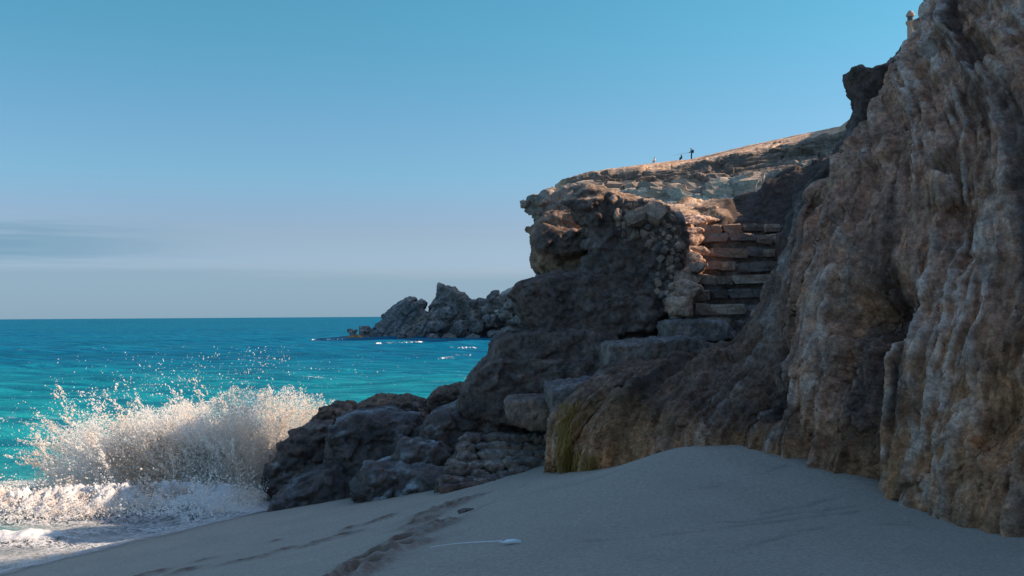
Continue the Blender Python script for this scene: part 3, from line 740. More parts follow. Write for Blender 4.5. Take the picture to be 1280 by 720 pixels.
for i, (ty, xl, xr, Yf) in enumerate(courses):
    a = P(xl, ty, Yf); b_ = P(xr, ty, Yf); zt = .5 * (a[2] + b_[2])
    st = core('step', a[0] - .05, b_[0] + .1, Yf + .12, Yf + 1.0, zt - .45, zt - .03, (0.132, 0.099, 0.084), 90 + i)
    x0_ = xl; k_ = 0
    while x0_ < xr - 8:
        w = min(rst.choice([26, 40, 62]) * rst.uniform(.8, 1.2), xr - x0_); dy_ = rst.normal(0, 1.5); hh_ = rst.uniform(8, 12); k_ += 1
        pl_ = [(x0_ - 2, ty + dy_ + 3), (x0_ + .15 * w, ty + dy_ - .5), (x0_ + .6 * w, ty + dy_ + rst.normal(0, 1.2)), (x0_ + w, ty + dy_ + 1.5), (x0_ + w + 1.5, ty + dy_ + hh_ * .6), (x0_ + w * .8, ty + dy_ + hh_), (x0_ + .1 * w, ty + dy_ + hh_)]
        cb_ = np.array([0.20, 0.145, 0.120]) * rst.uniform(.65, 1.25)
        rock('ledge_slab', [slab(pl_, Yf + rst.normal(0, .05), .75, front=.93, back=1.0, nose=.08)], .024, M_DARK, (lambda cb__: lambda c, n: blend(np.tile(cb__, (len(c), 1)) * (1 + .6 * fbm(c * 4, 3))[:, None], (0.30, 0.28, 0.27), sstep(n[:, 2], .6, .95) * .5))(cb_), 300 + 10 * i + k_, 0, st,
             chunks_=(7, .04, .10, 300 + 10 * i + k_, .45, .9), big=.02, mid=.030, fin=.02, knob=.012, block=3)
        x0_ += w
o = block([(548, 607), (600, 603), (690, 593), (700, 612), (600, 625), (550, 620)], 12.45, .9, (0.187, 0.114, 0.088), 97)

# ------------------------------------------------------------------ boulders by the water
def wet_col(base, tan=0.0, salt=.5):
    base = np.array(base) * np.array([1.95, 1.65, 1.55])
    def fn(c, n):
        w = fbm(c * 2.5, 4); k = np.tile(base, (len(c), 1)) * (1 + .6 * w)[:, None]
        if tan: k = blend(k, (0.24, 0.16, 0.115), sstep(n[:, 2] + .5 * w, .15, .75) * tan)
        s = sstep(ridged(c * (2.4, 2.4, 1.2) + 8, 3) + .4 * n[:, 2], .62, .95) * sstep(fbm(c * 1.4 + 3, 2), -.1, .3)
        return blend(k, (0.34, 0.36, 0.39), s * salt)
    return fn
B = [
 ([(316, 640), (321, 623), (346, 604), (374, 592), (402, 582), (428, 572), (446, 590), (456, 612), (458, 650), (330, 660)], 14.5, 1.5, (0.040, 0.037, 0.038), 0, .25, 'broad black wet boulder at the seaward end of the rocks, on the sand', 'w'),
 ([(313, 648), (319, 626), (338, 620), (352, 634), (350, 655), (318, 658)], 14.35, .5, (0.045, 0.040, 0.040), 0, .2, 'small dark wedge of rock at the very edge of the swash', 'w'),
 ([(438, 606), (452, 588), (478, 579), (505, 577), (545, 583), (566, 595), (580, 606), (560, 625), (450, 645)], 13.3, 1.3, (0.046, 0.043, 0.043), 0, .9, 'low black slab streaked with white salt, half buried in sand below the rough steps', 'w'),
 ([(496, 568), (504, 555), (520, 551), (545, 556), (563, 562), (564, 577), (546, 590), (514, 593), (499, 584)], 13.7, .9, (0.058, 0.050, 0.047), 0, .9, 'flat topped angular boulder with a pale salty edge, beside the rough steps', 'w'),
 ([(405, 570), (412, 540), (420, 524), (440, 517), (480, 514), (520, 522), (535, 560), (520, 600), (470, 612), (430, 608), (410, 592)], 14.7, 1.6, (0.042, 0.038, 0.038), 0, .55, 'tall dark rock face behind the black boulder and the salty slab', 'w'),
 ([(310, 600), (325, 570), (338, 552), (356, 538), (378, 527), (400, 518), (424, 514), (440, 560), (425, 620), (320, 630)], 16.0, 2.0, (0.048, 0.040, 0.038), .25, .3, 'dark craggy rock that the wave bursts against', 'w'),
 ([(392, 528), (400, 516), (414, 508), (430, 508), (446, 516), (444, 540), (400, 545)], 16.3, 1.2, (0.060, 0.046, 0.040), .7, .1, 'brown topped knob of rock next to the bursting wave', 'd'),
 ([(440, 530), (446, 512), (456, 503), (472, 497), (490, 498), (498, 512), (500, 540), (450, 545)], 16.0, 1.3, (0.050, 0.038, 0.035), .8, .1, 'rounded rough brown knob on the crest of the rocks', 'd'),
 ([(484, 540), (486, 503), (500, 499), (518, 503), (534, 512), (546, 540), (540, 560), (490, 560)], 15.8, 1.6, (0.044, 0.037, 0.036), .6, .2, 'squat dark rock between the rounded knob and the gap to the sea', 'd'),
 ([(526, 520), (532, 503), (540, 493), (550, 488), (572, 483), (592, 484), (600, 510), (560, 530)], 16.4, 1.3, (0.050, 0.038, 0.034), .7, .1, 'knobbly dark brown rock at the foot of the buttress against the sea', 'd'),
 ([(522, 560), (528, 535), (540, 518), (575, 506), (640, 512), (665, 545), (600, 575), (540, 585)], 14.2, 1.5, (0.060, 0.048, 0.044), 0, .4, 'smooth sloping dark slab above the rough steps', 'w'),
 ([(480, 560), (490, 540), (520, 530), (550, 545), (545, 580), (500, 590)], 14.9, 1.2, (0.040, 0.036, 0.036), 0, .4, 'dark wedge of rock behind the flat topped boulder', 'w'),
 ([(546, 603), (560, 598), (600, 600), (640, 596), (640, 612), (560, 618)], 12.55, .4, (0.040, 0.033, 0.031), 0, .1, 'thin dark ledge of rock lying on the sand under the rough steps', 'w'),
]
for i, (poly, Yb, d, base, tan, salt, lab, mt) in enumerate(B):
    if i in (0, 1, 5): poly = [(x_ + 20 * float(np.clip((450 - x_) / 120, 0, 1)), y_) for x_, y_ in poly]
    kn = 0.040 if mt == 'd' else 0.014
    o, _, _ = rock('boulder', [slab(poly, Yb, d, front=.74, back=.8, nose=.25)], .026, M_WET if mt == 'w' else M_DARK, wet_col(base, tan, salt), 20 + i, 0, chunks_=(8, .05, .09, 50 + i, .5, .9) if d < .6 else (int(30 + 42 * d), .09, .22 if mt == 'd' else .27, 50 + i, .8, .62),
                   big=.09 if d > .6 else .04, mid=.045 if mt == 'd' else .032, fin=.035 if mt == 'd' else .022, knob=kn, block=1.9)
    tag(o, lab, 'boulder', 'dark boulders between the beach and the sea')

# ------------------------------------------------------------------ far hill with the people
rim = [(673, 330), (677, 290), (683, 258), (694, 235), (705, 227), (722, 219), (760, 211), (820, 203.5), (865, 198.5), (920, 185), (1000, 168), (1050, 158), (1100, 122), (1140, 78), (1300, 60), (1600, 70)]
rx = np.array([a[0] for a in rim], float); ry = np.array([a[1] for a in rim], float)
ux = np.concatenate([np.linspace(673, 1080, 500), np.linspace(1083, 1600, 60)]); uy = np.interp(ux, rx, ry)
prof = [(-2, 175, 0), (0, 148, 0), (7, 134, .1), (10, 131.6, .3), (24, 130.6, .5), (33, 128.5, .6), (37, 126.5, .7), (58, 124.5, .85), (70, 123.5, 1), (130, 122, 1), (190, 121, 1)]
H = []
for (dy, Yh, k) in prof:
    H.append([P(x, y + dy * (0.75 + .55 * np.clip((x - 690) / 360, 0, 1)), Yh) if Yh < 150 else P(x, y, 148) + (1, 9, -2.0) for x, y in zip(ux, uy)])
H = np.array(H); H[-1, :, 2] = -3.0; H[-2, :, 2] = np.minimum(H[-2, :, 2], 6.0); tt = np.concatenate([np.linspace(0, 1, 4)[:-1], np.linspace(1, 8, 120), np.linspace(8, len(prof) - 1, 14)[1:]])
i0 = np.clip(np.floor(tt).astype(int), 0, len(prof) - 2); ff = (tt - i0)[:, None, None]
G = H[i0] * (1 - ff) + H[i0 + 1] * ff
c = G.reshape(-1, 3); qd = grid_quads(len(tt), len(ux)); n = normals(c, qd)
if n[:, 1].mean() > 0: qd = qd[:, ::-1]; n = -n
tk = np.repeat(tt, len(ux)); act = sstep(tk, 1.0, 2.2)
dip = c + np.column_stack([0 * c[:, 0], 0 * c[:, 0], -.13 * c[:, 0]])
strat = fbm(dip * (.05, .05, .9), 4, .6); sp_ = fbm(dip * (.12, .12, 2.2) + 9, 3)
hh = act * (1.3 * strat + .6 * sp_ + facet(dip, (.16, .16, .55), .9, .6, .3) + .35 * ridged(c * .35, 3)) + .12 * fbm(c * .8, 3)
c = c + n * hh[:, None]; n = normals(c, qd); px, py = pix(c)
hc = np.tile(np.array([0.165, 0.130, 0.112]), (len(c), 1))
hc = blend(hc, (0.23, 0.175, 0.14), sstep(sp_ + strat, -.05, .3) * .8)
hc = blend(hc, (0.52, 0.35, 0.24), 1 - sstep(tk + .5 * sp_, 2.1, 3.0))  # sunlit glow of the rim painted in as a brighter, warmer band
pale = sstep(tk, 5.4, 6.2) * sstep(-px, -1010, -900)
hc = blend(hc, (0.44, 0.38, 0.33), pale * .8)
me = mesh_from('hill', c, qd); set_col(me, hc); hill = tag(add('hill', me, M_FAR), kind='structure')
HILL_BVH = bvh(c, qd)
# pale blocks lying below the strata
rh = np.random.RandomState(4)
for k in range(60):
    x = rh.uniform(700, 955); lo = np.interp(x, [700, 800, 955], [240, 238, 232]); y = lo + rh.uniform(-9, 14)
    h, nn = ray(HILL_BVH, x, y)
    if h is None: continue
    s = rh.uniform(1.1, 2.4)
    o = bpy.data.objects.new('stone', SM['w', rh.randint(7)]); COL.objects.link(o); o.parent = hill
    o.location = h + Vector((0, .25 * s, 0)); o.scale = (s * 1.4, s * .8, s * .62); o.rotation_euler = rh.normal(0, .16, 3)

# ------------------------------------------------------------------ headland crags in the sea
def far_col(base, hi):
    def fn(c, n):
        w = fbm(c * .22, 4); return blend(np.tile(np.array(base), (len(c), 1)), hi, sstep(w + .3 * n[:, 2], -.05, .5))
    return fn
def crag(poly, Yc, d, base, hi, seed, lab, shards=()):
    pr = chunky([slab(poly, Yc, d, front=.86, back=.85, nose=.15)], 60, .4, 1.2, seed, .9, .95, .35) + [slab(q_, Yc + .5, 1.6, front=.9, back=.9) for q_ in shards]
    c, qd = remesh(pr, .12, 0); pp = c + np.array([seed * 7.1, seed * 3.3, seed])
    tilt = pp @ np.array([[1, 0, 0], [0, 1, 0], [-.9, 0, 1]]); n = normals(c, qd)
    c = c + n * (facet(tilt, (1.0, 1.0, .5), .22, 1.0, .2, .08) + .10 * fbm(pp * .5, 3))[:, None]
    n = normals(c, qd); c = c + n * (facet(pp, 2.4, .10, 1.0, .4) + .06 * ridged(pp * 1.6, 3))[:, None]
    o = placed('sea_crag', c, qd, M_FAR, far_col(base, hi)(c, normals(c, qd))); tag(o, lab, 'rock', 'crags of the far headland'); return o
D1, D2 = (0.19, 0.175, 0.175), (0.27, 0.235, 0.22)  # distant haze over the dark crags put into their raised tone
T1, T2 = (0.22, 0.19, 0.18), (0.36, 0.30, 0.27)
crag([(436, 426), (455, 421), (466, 412), (477, 401), (482, 393), (491, 384), (503, 376), (513, 372), (518, 373), (516, 380), (527, 375), (531, 378), (527, 388), (536, 393), (545, 430), (480, 434)], 138, 7, D1, D2, 1, 'dark tilted crag with two leaning horns at the tip of the far headland',
     [[(496, 388), (504, 375), (513, 371), (519, 372), (515, 380), (512, 394)], [(516, 392), (520, 382), (527, 374), (532, 377), (528, 388), (526, 398)]])
crag([(528, 400), (537, 388), (540, 377), (547, 371), (548, 355), (553, 356), (555, 364), (558, 359), (568, 359), (570, 364), (579, 366), (587, 375), (594, 376), (590, 384), (600, 400), (600, 434), (535, 434)], 139, 8, T1, T2, 2, 'tall jagged crag with a pointed fin, middle of the far headland',
     [[(544, 380), (547, 354), (552, 355), (557, 380)], [(556, 378), (557, 358), (569, 358), (572, 380)], [(583, 385), (588, 374), (595, 375), (590, 388)]])
crag([(586, 400), (592, 380), (599, 373), (608, 375), (615, 365), (623, 364), (621, 371), (632, 380), (640, 420), (600, 434)], 141, 8, T1, T2, 3, 'rounded grey crag with a small leaning tooth, on the far headland',
     [[(607, 382), (615, 364), (624, 363), (620, 384)]])
crag([(610, 395), (622, 372), (636, 361), (650, 357), (675, 352), (690, 370), (690, 434), (615, 434)], 144, 10, (0.30, 0.265, 0.24), (0.46, 0.41, 0.37), 4, 'pale grey crag on the landward side of the far headland')
for k, (x, y, w, h, Yc, hi) in enumerate(((560, 392, 20, 16, 134, 0), (545, 408, 26, 14, 134, 0), (575, 412, 18, 18, 133, 0), (597, 410, 16, 16, 134, 1), (612, 402, 20, 14, 135, 1), (630, 395, 24, 10, 136, 2), (648, 402, 24, 8, 135, 2),
                                        (640, 380, 16, 14, 138, 2), (606, 390, 16, 10, 137, 1), (540, 425, 16, 10, 131, 0), (562, 424, 18, 10, 131, 0), (590, 424, 18, 9, 132, 0), (638, 415, 30, 10, 134, 1), (618, 420, 22, 12, 133, 0), (505, 424, 14, 5, 130, 0), (655, 390, 14, 14, 137, 2))):
    pts = [(x + w * .5 * math.cos(a) * (1 + .15 * math.sin(3 * a + k)), y + h * .6 * math.sin(a) * (1 + .12 * math.cos(2 * a + k))) for a in np.linspace(0, 2 * math.pi, 9)[:-1]]
    base, hi_ = [(D1, D2), (T1, T2), ((0.28, 0.245, 0.22), (0.44, 0.39, 0.35))][hi]
    lab = ['dark block lodged under the pointed fin of the jagged crag', 'long dark boulder between the horned crag and the jagged crag', 'dark upright boulder leaning on the front of the jagged crag', 'brown grey boulder at the landward foot of the jagged crag',
           'brown grey boulder in front of the crag with the leaning tooth', 'long pale boulder lying below the pale crag', 'flat pale slab of rock next to the dark buttress, on the far headland', 'pale rounded boulder on top of the heap beside the pale crag',
           'small brown boulder tucked under the leaning tooth', 'low dark rock awash where the two largest crags meet', 'dark rock at the waterline below the jagged crag', 'dark rock at the waterline between the jagged crag and the toothed crag',
           'wide tan boulder at the waterline below the pale crag', 'dark boulder at the waterline below the toothed crag', 'small flat dark rock awash before the horned crag', 'pale boulder wedged between the pale crag and the dark buttress'][k]
    c, qd = remesh(chunky([slab(pts, Yc, 3.0, front=.6, back=.6, nose=.35)], 7, .4, .9, 200 + k, .9, .8, .3), .11, 0); pp = c + k * 5.0; n = normals(c, qd)
    c = c + n * (facet(pp, .9, .35, 1.0, .1) + .1 * fbm(pp * .4, 3))[:, None]; c = c + normals(c, qd) * (facet(pp, 1.8, .12, 1, .3))[:, None]
    o = placed('boulder', c, qd, M_FAR, far_col(base, hi_)(c, normals(c, qd))); tag(o, lab, 'boulder', 'boulders of the far headland')
# reef awash off the tip, warm sunlight put into its orange colour
c, qd = remesh([slab([(428, 427), (434, 421), (446, 419), (456, 423), (452, 430), (432, 431)], 133, 2.5)], .15, 1); n = normals(c, qd); c = c + n * (facet(c, .6, .35, .8, .3) + .1 * fbm(c, 3))[:, None]
tag(placed('reef_rock', c, qd, M_FAR, np.tile(np.array([0.30, 0.17, 0.07]), (len(c), 1))), 'low reef rock painted sunlit orange, awash off the tip of the far headland', 'rock')

# ------------------------------------------------------------------ people on the ridge, fishing rod, beacon
def flat_mat(name, c, rough=.8):
    m_ = NT(name); n1 = m_.noise(18, 4); return m_.done(m_.principled(m_.mix(m_.ramp(n1, .3, .7, 0, .5), c, tuple(.7 * k for k in c)), rough))
def figure(joints, edges, radii, root=0):
    me = bpy.data.meshes.new('body'); me.from_pydata(joints, edges, []); me.update()
    o = bpy.data.objects.new('tmp', me); COL.objects.link(o)
    sk = o.modifiers.new('k', 'SKIN'); o.modifiers.new('s', 'SUBSURF').levels = 1; o.modifiers['s'].render_levels = 1
    for i, v in enumerate(me.skin_vertices[0].data): v.radius = (radii[i], radii[i] * .9); v.use_root = (i == root)
    dg = bpy.context.evaluated_depsgraph_get(); m2 = bpy.data.meshes.new_from_object(o.evaluated_get(dg))
    bpy.data.objects.remove(o)
    m2.polygons.foreach_set('use_smooth', np.ones(len(m2.polygons), bool)); return m2
def paint_person(me, bands):
    z = np.array([v.co.z for v in me.vertices]); col = np.zeros((len(z), 3))
    for (a, b, c) in bands: col[(z >= a) & (z < b)] = c
    set_col(me, col)
m = NT('person_surface'); M_PERSON = m.done(m.principled(m.attr('Col'), .8))
def ridge_at(px):
    best = None
    for y in np.arange(np.interp(px, rx, ry) - 8, np.interp(px, rx, ry) + 12, .25):
        h, _ = ray(HILL_BVH, px, y)
        if h is not None: best = h; break
    return best
SKIN, NAVY, BLACK, TEAL, WHITE = (0.30, .17, .11), (0.015, .03, .055), (0.018, .016, .02), (0.03, .10, .14), (.75, .73, .70)
# standing, left arm stretched forward, looking out over the sea (towards -X)
J = [(0, 0, .95), (0, 0, 1.2), (-.02, 0, 1.43), (-.04, 0, 1.52), (-.06, 0, 1.62), (-.07, 0, 1.72),
     (-.02, -.19, 1.40), (-.13, -.24, 1.17), (-.33, -.20, 1.05), (-.42, -.17, 1.02), (-.02, .19, 1.40), (-.10, .24, 1.15), (-.30, .16, 1.04), (-.40, .10, 1.04),
     (.02, -.10, .90), (0, -.12, .50), (.03, -.12, .08), (-.14, -.13, .04), (.02, .10, .90), (-.05, .13, .50), (-.01, .13, .08), (-.18, .14, .04)]
E = [(0, 1), (1, 2), (2, 3), (3, 4), (4, 5), (2, 6), (6, 7), (7, 8), (8, 9), (2, 10), (10, 11), (11, 12), (12, 13), (0, 14), (14, 15), (15, 16), (16, 17), (0, 18), (18, 19), (19, 20), (20, 21)]
Rr = [.15, .17, .17, .08, .12, .09, .075, .055, .042, .045, .075, .055, .042, .045, .10, .075, .05, .045, .10, .075, .05, .045]
me = figure(J, E, Rr); paint_person(me, [(-1, .1, BLACK), (.1, .92, NAVY), (.92, 1.50, TEAL), (1.50, 1.66, SKIN), (1.66, 3, BLACK)])
base = ridge_at(864.5)
man = add('person', me, M_PERSON, None, base + Vector((0, 0, -.05))); tag(man, 'standing person in dark clothes with a backpack holding a fishing rod on the ridge', 'person')
bm = bmesh.new(); bmesh.ops.create_cube(bm, size=1); bmesh.ops.scale(bm, vec=(.22, .34, .50), verts=bm.verts)
bmesh.ops.bevel(bm, geom=bm.edges[:], offset=.06, segments=2, affect='EDGES'); bmesh.ops.translate(bm, vec=(.22, 0, 1.22), verts=bm.verts)
bp = bpy.data.meshes.new('backpack'); bm.to_mesh(bp); bm.free(); add('backpack', bp, flat_mat('backpack_cloth', (.02, .03, .04)), man)
# seated, dark
J2 = [(0, 0, .12), (.02, 0, .40), (0, 0, .62), (-.02, 0, .70), (-.03, 0, .79), (-.04, 0, .89), (-.01, -.18, .58), (-.06, -.24, .38), (-.24, -.16, .36), (-.01, .18, .58), (-.06, .24, .38), (-.24, .16, .36),
      (-.10, -.10, .14), (-.26, -.13, .44), (-.27, -.13, .08), (-.36, -.13, .03), (-.10, .10, .14), (-.26, .13, .44), (-.27, .13, .08), (-.36, .13, .03)]
E2 = [(0, 1), (1, 2), (2, 3), (3, 4), (4, 5), (2, 6), (6, 7), (7, 8), (2, 9), (9, 10), (10, 11), (0, 12), (12, 13), (13, 14), (14, 15), (0, 16), (16, 17), (17, 18), (18, 19)]
R2 = [.20, .19, .19, .10, .13, .10, .075, .055, .042, .075, .055, .042, .10, .075, .05, .045, .10, .075, .05, .045]
def sitter(px, shirt, legs, hair, lab):
    me = figure(J2, E2, R2); paint_person(me, [(-1, .30, legs), (.30, .68, shirt), (.68, .83, SKIN), (.83, 3, hair)])
    o = add('person', me, M_PERSON, None, ridge_at(px) + Vector((0, 0, -.02))); tag(o, lab, 'person'); return o
sitter(852, BLACK, BLACK, (.03, .02, .02), 'person in black clothes sitting on the ridge near the standing person')
sitter(818.5, WHITE, (.35, .3, .26), (.5, .42, .34), 'person in white clothes sitting on the ridge')
hand = np.array(man.location) + (-.42, -.03, 1.03); tip = hand + np.array((-2.6, -.2, -.45)) 
def tube(a, b, r0_, r1_, k=8):
    a, b = np.array(a), np.array(b); d = b - a; d = d / np.linalg.norm(d); s = np.cross(d, (0, 0, 1.)); s /= np.linalg.norm(s); t = np.cross(s, d)
    V = [a + r0_ * (math.cos(x) * s + math.sin(x) * t) for x in np.linspace(0, 2 * math.pi, k + 1)[:-1]] + [b + r1_ * (math.cos(x) * s + math.sin(x) * t) for x in np.linspace(0, 2 * math.pi, k + 1)[:-1]]
    Fc = [(i, (i + 1) % k, (i + 1) % k + k, i + k) for i in range(k)]
    return np.array(V), np.array(Fc)
V, Fc = tube(hand + (.1, 0, .02), tip, .016, .007); tag(placed('fishing_rod', V, Fc, flat_mat('rod_black', (.03, .03, .035))), 'thin dark fishing rod held out over the slope by the standing person', 'fishing rod')
def lathe(prof, k=20):
    V = [(r * math.cos(a), r * math.sin(a), z) for r, z in prof for a in np.linspace(0, 2 * math.pi, k + 1)[:-1]]
    Fc = [(j * k + i, j * k + (i + 1) % k, (j + 1) * k + (i + 1) % k, (j + 1) * k + i) for j in range(len(prof) - 1) for i in range(k)]
    return np.array(V, float), np.array(Fc)
tb = P(1138.5, 52, 150.0); zt = P(1138.5, 13, 150.0)[2]; hb, _ = ray(HILL_BVH, 1138.5, 92); zb = hb.z - 1
tower = empty('beacon_tower', (tb[0], 150.0, zb)); tag(tower, 'slim pale stone beacon tower peeking over the brown cliff', 'tower')
Ht = zt - zb; tw = .62
M_TOWER = flat_mat('tower_render', (.52, .34, .25)); M_TDARK = flat_mat('tower_dark', (.10, .08, .07), .4)
def tpart(name, prof, mat):
    V, Fc = lathe(prof); me = mesh_from(name, V, Fc, False); return add(name, me, mat, tower)
tpart('shaft', [(0.001, 0), (tw * .95, 0), (tw * .78, Ht - 2.3), (tw * .80, Ht - 2.25)], M_TOWER)
tpart('gallery', [(tw * .7, Ht - 2.4), (tw * 1.05, Ht - 2.1), (tw * 1.12, Ht - 1.95), (tw * 1.12, Ht - 1.7), (tw * .8, Ht - 1.68)], M_TOWER)
tpart('lantern', [(tw * .72, Ht - 1.75), (tw * .72, Ht - .85)], M_TDARK)
tpart('upper_ring', [(tw * .7, Ht - .95), (tw * 1.02, Ht - .9), (tw * 1.02, Ht - .6), (tw * .75, Ht - .55)], M_TOWER)
tpart('roof', [(tw * .8, Ht - .6), (tw * .82, Ht - .45), (tw * .45, Ht - .08), (.02, Ht)], M_TOWER)

# ------------------------------------------------------------------ seaweed hanging on the rock foot
m = NT('seaweed'); M_WEED = m.done(m.principled(m.mix(m.noise(9, 3), (0.42, 0.215, 0.035), (0.20, 0.11, 0.03)), .6))
rv = np.random.RandomState(9); V, Q = [], []
def strand(p, L, w):
    base = len(V); s = rv.uniform(-.5, .5); ph = rv.uniform(0, 6)
    for k in range(6):
        t = k / 5; off = np.array((.03 * math.sin(ph + 3 * t) + s * .05 * t, -.015 - .03 * t, -L * t)); ww = w * (1 - .75 * t)
        V.append(p + off + (-ww, 0, 0)); V.append(p + off + (ww, -.006, 0))
    for k in range(5): a = base + 2 * k; Q.append((a, a + 1, a + 3, a + 2))
wz = [((706, 535), 6, 30, 420), ((703, 562), 5, 18, 240), ((714, 515), 6, 12, 120), ((722, 572), 8, 10, 60), ((740, 572), 6, 8, 40)]
for ((x, y), sx_, sy_, nn_) in wz:
    for _ in range(nn_):
        h, nrm = ray(CLIFF_BVH, x + rv.normal(0, sx_ * .7), y + rv.normal(0, sy_ * .7))
        if h is None: continue
        strand(np.array(h) + (0, -.015, 0), rv.uniform(.08, .30), rv.uniform(.0025, .006))
if Q:
    me = mesh_from('hanging_seaweed', np.array(V), np.array(Q)); tag(add('hanging_seaweed', me, M_WEED), 'yellow green seaweed hanging over the foot of the rock below the stairs', 'seaweed', kind='stuff')

# ------------------------------------------------------------------ things on the sand
g = ground_hit(636, 681); bm = bmesh.new()
pl = [(-.095, .0), (-.05, .02), (-.02, .055), (.03, .04), (.07, .045), (.05, .012), (.12, -.012), (.02, -.018), (-.07, -.028), (-.03, -.006)]
lo = [bm.verts.new((x, y, .004)) for x, y in pl]; hi = [bm.verts.new((x * .92, y * .92, .014 + .012 * math.sin(9 * x + 4 * y))) for x, y in pl]
for i in range(len(pl)): j = (i + 1) % len(pl); bm.faces.new((lo[i], lo[j], hi[j], hi[i]))
bm.faces.new(hi); me = bpy.data.meshes.new('shell_scrap'); bm.to_mesh(me); bm.free()
m = NT('bleached_scrap'); M_SCRAP = m.done(m.principled((.72, .80, .82), .5))
for v_ in me.vertices: v_.co.x *= .75; v_.co.y *= .8
sc = add('bleached_scrap', me, M_SCRAP, None, Vector((g[0], g[1], sand_z0(g[None, :2])[0] + .012))); tag(sc, 'small torn white scrap trailing a thin thread on the sand', 'litter')
V, Q = [], []
pth = [(628, 680), (610, 681), (590, 682), (570, 684), (550, 687), (538, 689)]
pw = np.array([ground_hit(*a) for a in pth]); tq = catmull(pw, np.linspace(0, len(pw) - 1, 40)); tq[:, 2] = sand_z0(tq[:, :2]) + .020 + .008 * fbm(tq * 1.0, 2)
for k, p_ in enumerate(tq):
    ww = .0045 * (1 - .6 * k / 40)
    V += [p_ + (0, -ww, 0), p_ + (0, 0, ww), p_ + (0, ww, 0)]
for k in range(39): Q += [(3 * k, 3 * k + 3, 3 * k + 4, 3 * k + 1), (3 * k + 1, 3 * k + 4, 3 * k + 5, 3 * k + 2)]
V = np.array(V); me = mesh_from('thread', V - np.array(sc.location), np.array(Q)); add('thread', me, M_SCRAP, sc)
g = ground_hit(583, 640); o = bpy.data.objects.new('pebble', SM['g', 2]); COL.objects.link(o); o.location = (g[0], g[1], sand_z0(g[None, :2])[0] + .01); o.scale = (.17, .08, .045); o.rotation_euler = (.1, 0, .5)
tag(o, 'flat dark pebble lying beside the footprints on the sand', 'pebble')

# ------------------------------------------------------------------ breaking wave: foam roll, swash and spray
m = NT('foam')
lace = m.voro(5.5, 'DISTANCE_TO_EDGE', vec=None); wv = m.n('ShaderNodeVectorMath', operation='ADD'); nzz = m.n('ShaderNodeTexNoise'); m.l(m.pos, nzz.inputs['Vector']); nzz.inputs['Scale'].default_value = 3.0; nzz.inputs['Detail'].default_value = 4
m.l(m.pos, wv.inputs[0]); m.l(nzz.outputs['Color'], wv.inputs[1])
l1 = m.voro(4.5, 'DISTANCE_TO_EDGE', vec=wv.outputs[0]); l2 = m.voro(13, 'DISTANCE_TO_EDGE', vec=wv.outputs[0])
lac = m.math('MAXIMUM', m.ramp(l1, .03, .14, 1, 0), m.ramp(l2, .02, .16, .9, 0))
fa = m.attr('foam', 2)
alpha = m.math('MAXIMUM', m.ramp(fa, .62, .92), m.math('MULTIPLY', lac, m.ramp(fa, .08, .55)))
bb = m.bump(m.noise(30, 5, .7), .7, .02)
white = m.principled(m.attr('Col'), .8, bb, Subsurface_Weight=0.0)
tr = m.n('ShaderNodeBsdfTransparent'); mx = m.n('ShaderNodeMixShader'); m.l(alpha, mx.inputs[0]); m.l(tr.outputs[0], mx.inputs[1]); m.l(white.outputs[0], mx.inputs[2])
M_FOAM = m.done(mx)
gx = np.arange(-11.5, -2.6, .024); gy = np.arange(11.2, 18.9, .030)
X, Y = np.meshgrid(gx, gy, indexing='ij'); q = np.stack([X.ravel(), Y.ravel()], 1); q3 = np.column_stack([q, np.zeros(len(q))])
zs = sand_z0(q); zb = np.maximum(zs + .006, .015) + .004
yc = 15.35 + .10 * (q[:, 0] + 6) + .35 * fbm(q3 * (.6, .0, 1), 3)            # crest line of the foam roll
d1 = (q[:, 1] - yc) / .52
roll = np.exp(-d1 ** 2) * sstep(-q[:, 0], 3.6, 4.6)
y2 = 13.55 + .16 * (q[:, 0] + 6) + .25 * fbm(q3 * (.8, 0, 1) + 5, 3)
roll2 = np.exp(-((q[:, 1] - y2) / .35) ** 2) * sstep(-q[:, 0], 5.6, 6.6)
bil = 1 - np.abs(fbm(q3 * 1.6, 4, .6)) * 2.2; bil2 = 1 - np.abs(fbm(q3 * 5 + 3, 3, .6)) * 2.0; bil3 = 1 - np.abs(fbm(q3 * 13 + 1, 3, .65)) * 2.0
w3 = facet(np.column_stack([q, 0 * q[:, 0]]), (3.2, 3.2, 1), .1, .3, .2, .3)
zf = zb + roll * (.08 + .20 * bil + .12 * bil2 + .09 * bil3 + .6 * w3) + roll2 * (.04 + .06 * bil + .04 * bil2 + .03 * bil3) + .006 * bil2
reach = sstep(.27 - zs - .03 * fbm(q3 * 1.5, 3), 0, .16)                 # how far the swash runs up the sand
inner = sstep(zs * -1, .05, .45)
foam = np.clip(.34 + .95 * roll + .95 * roll2 + .38 * fbm(q3 * .9 + 7, 3) + .12 * np.exp(-((zs - .03) / .10) ** 2) + .25 * np.exp(-((q[:, 0] + 3.9) / .8) ** 2), 0, 1) * reach
foam *= 1 - sstep(q[:, 1], 18.2, 18.9); foam = np.maximum(foam, 0)
fc = np.tile(np.array([.68, .665, .65]), (len(q), 1))
fc = blend(fc, (.40, .27, .19), np.clip(roll * sstep(-bil + .6 * fbm(q3 * 2.2, 3), -.95, -.3), 0, 1) * .85)
me = mesh_from('wave_foam', np.column_stack([q, zf]), grid_quads(len(gx), len(gy))); set_float(me, foam, 'foam'); set_col(me, fc)
tag(add('wave_foam', me, M_FOAM), 'churned white foam and lacy swash of the broken wave at the waterline', 'foam', kind='stuff')

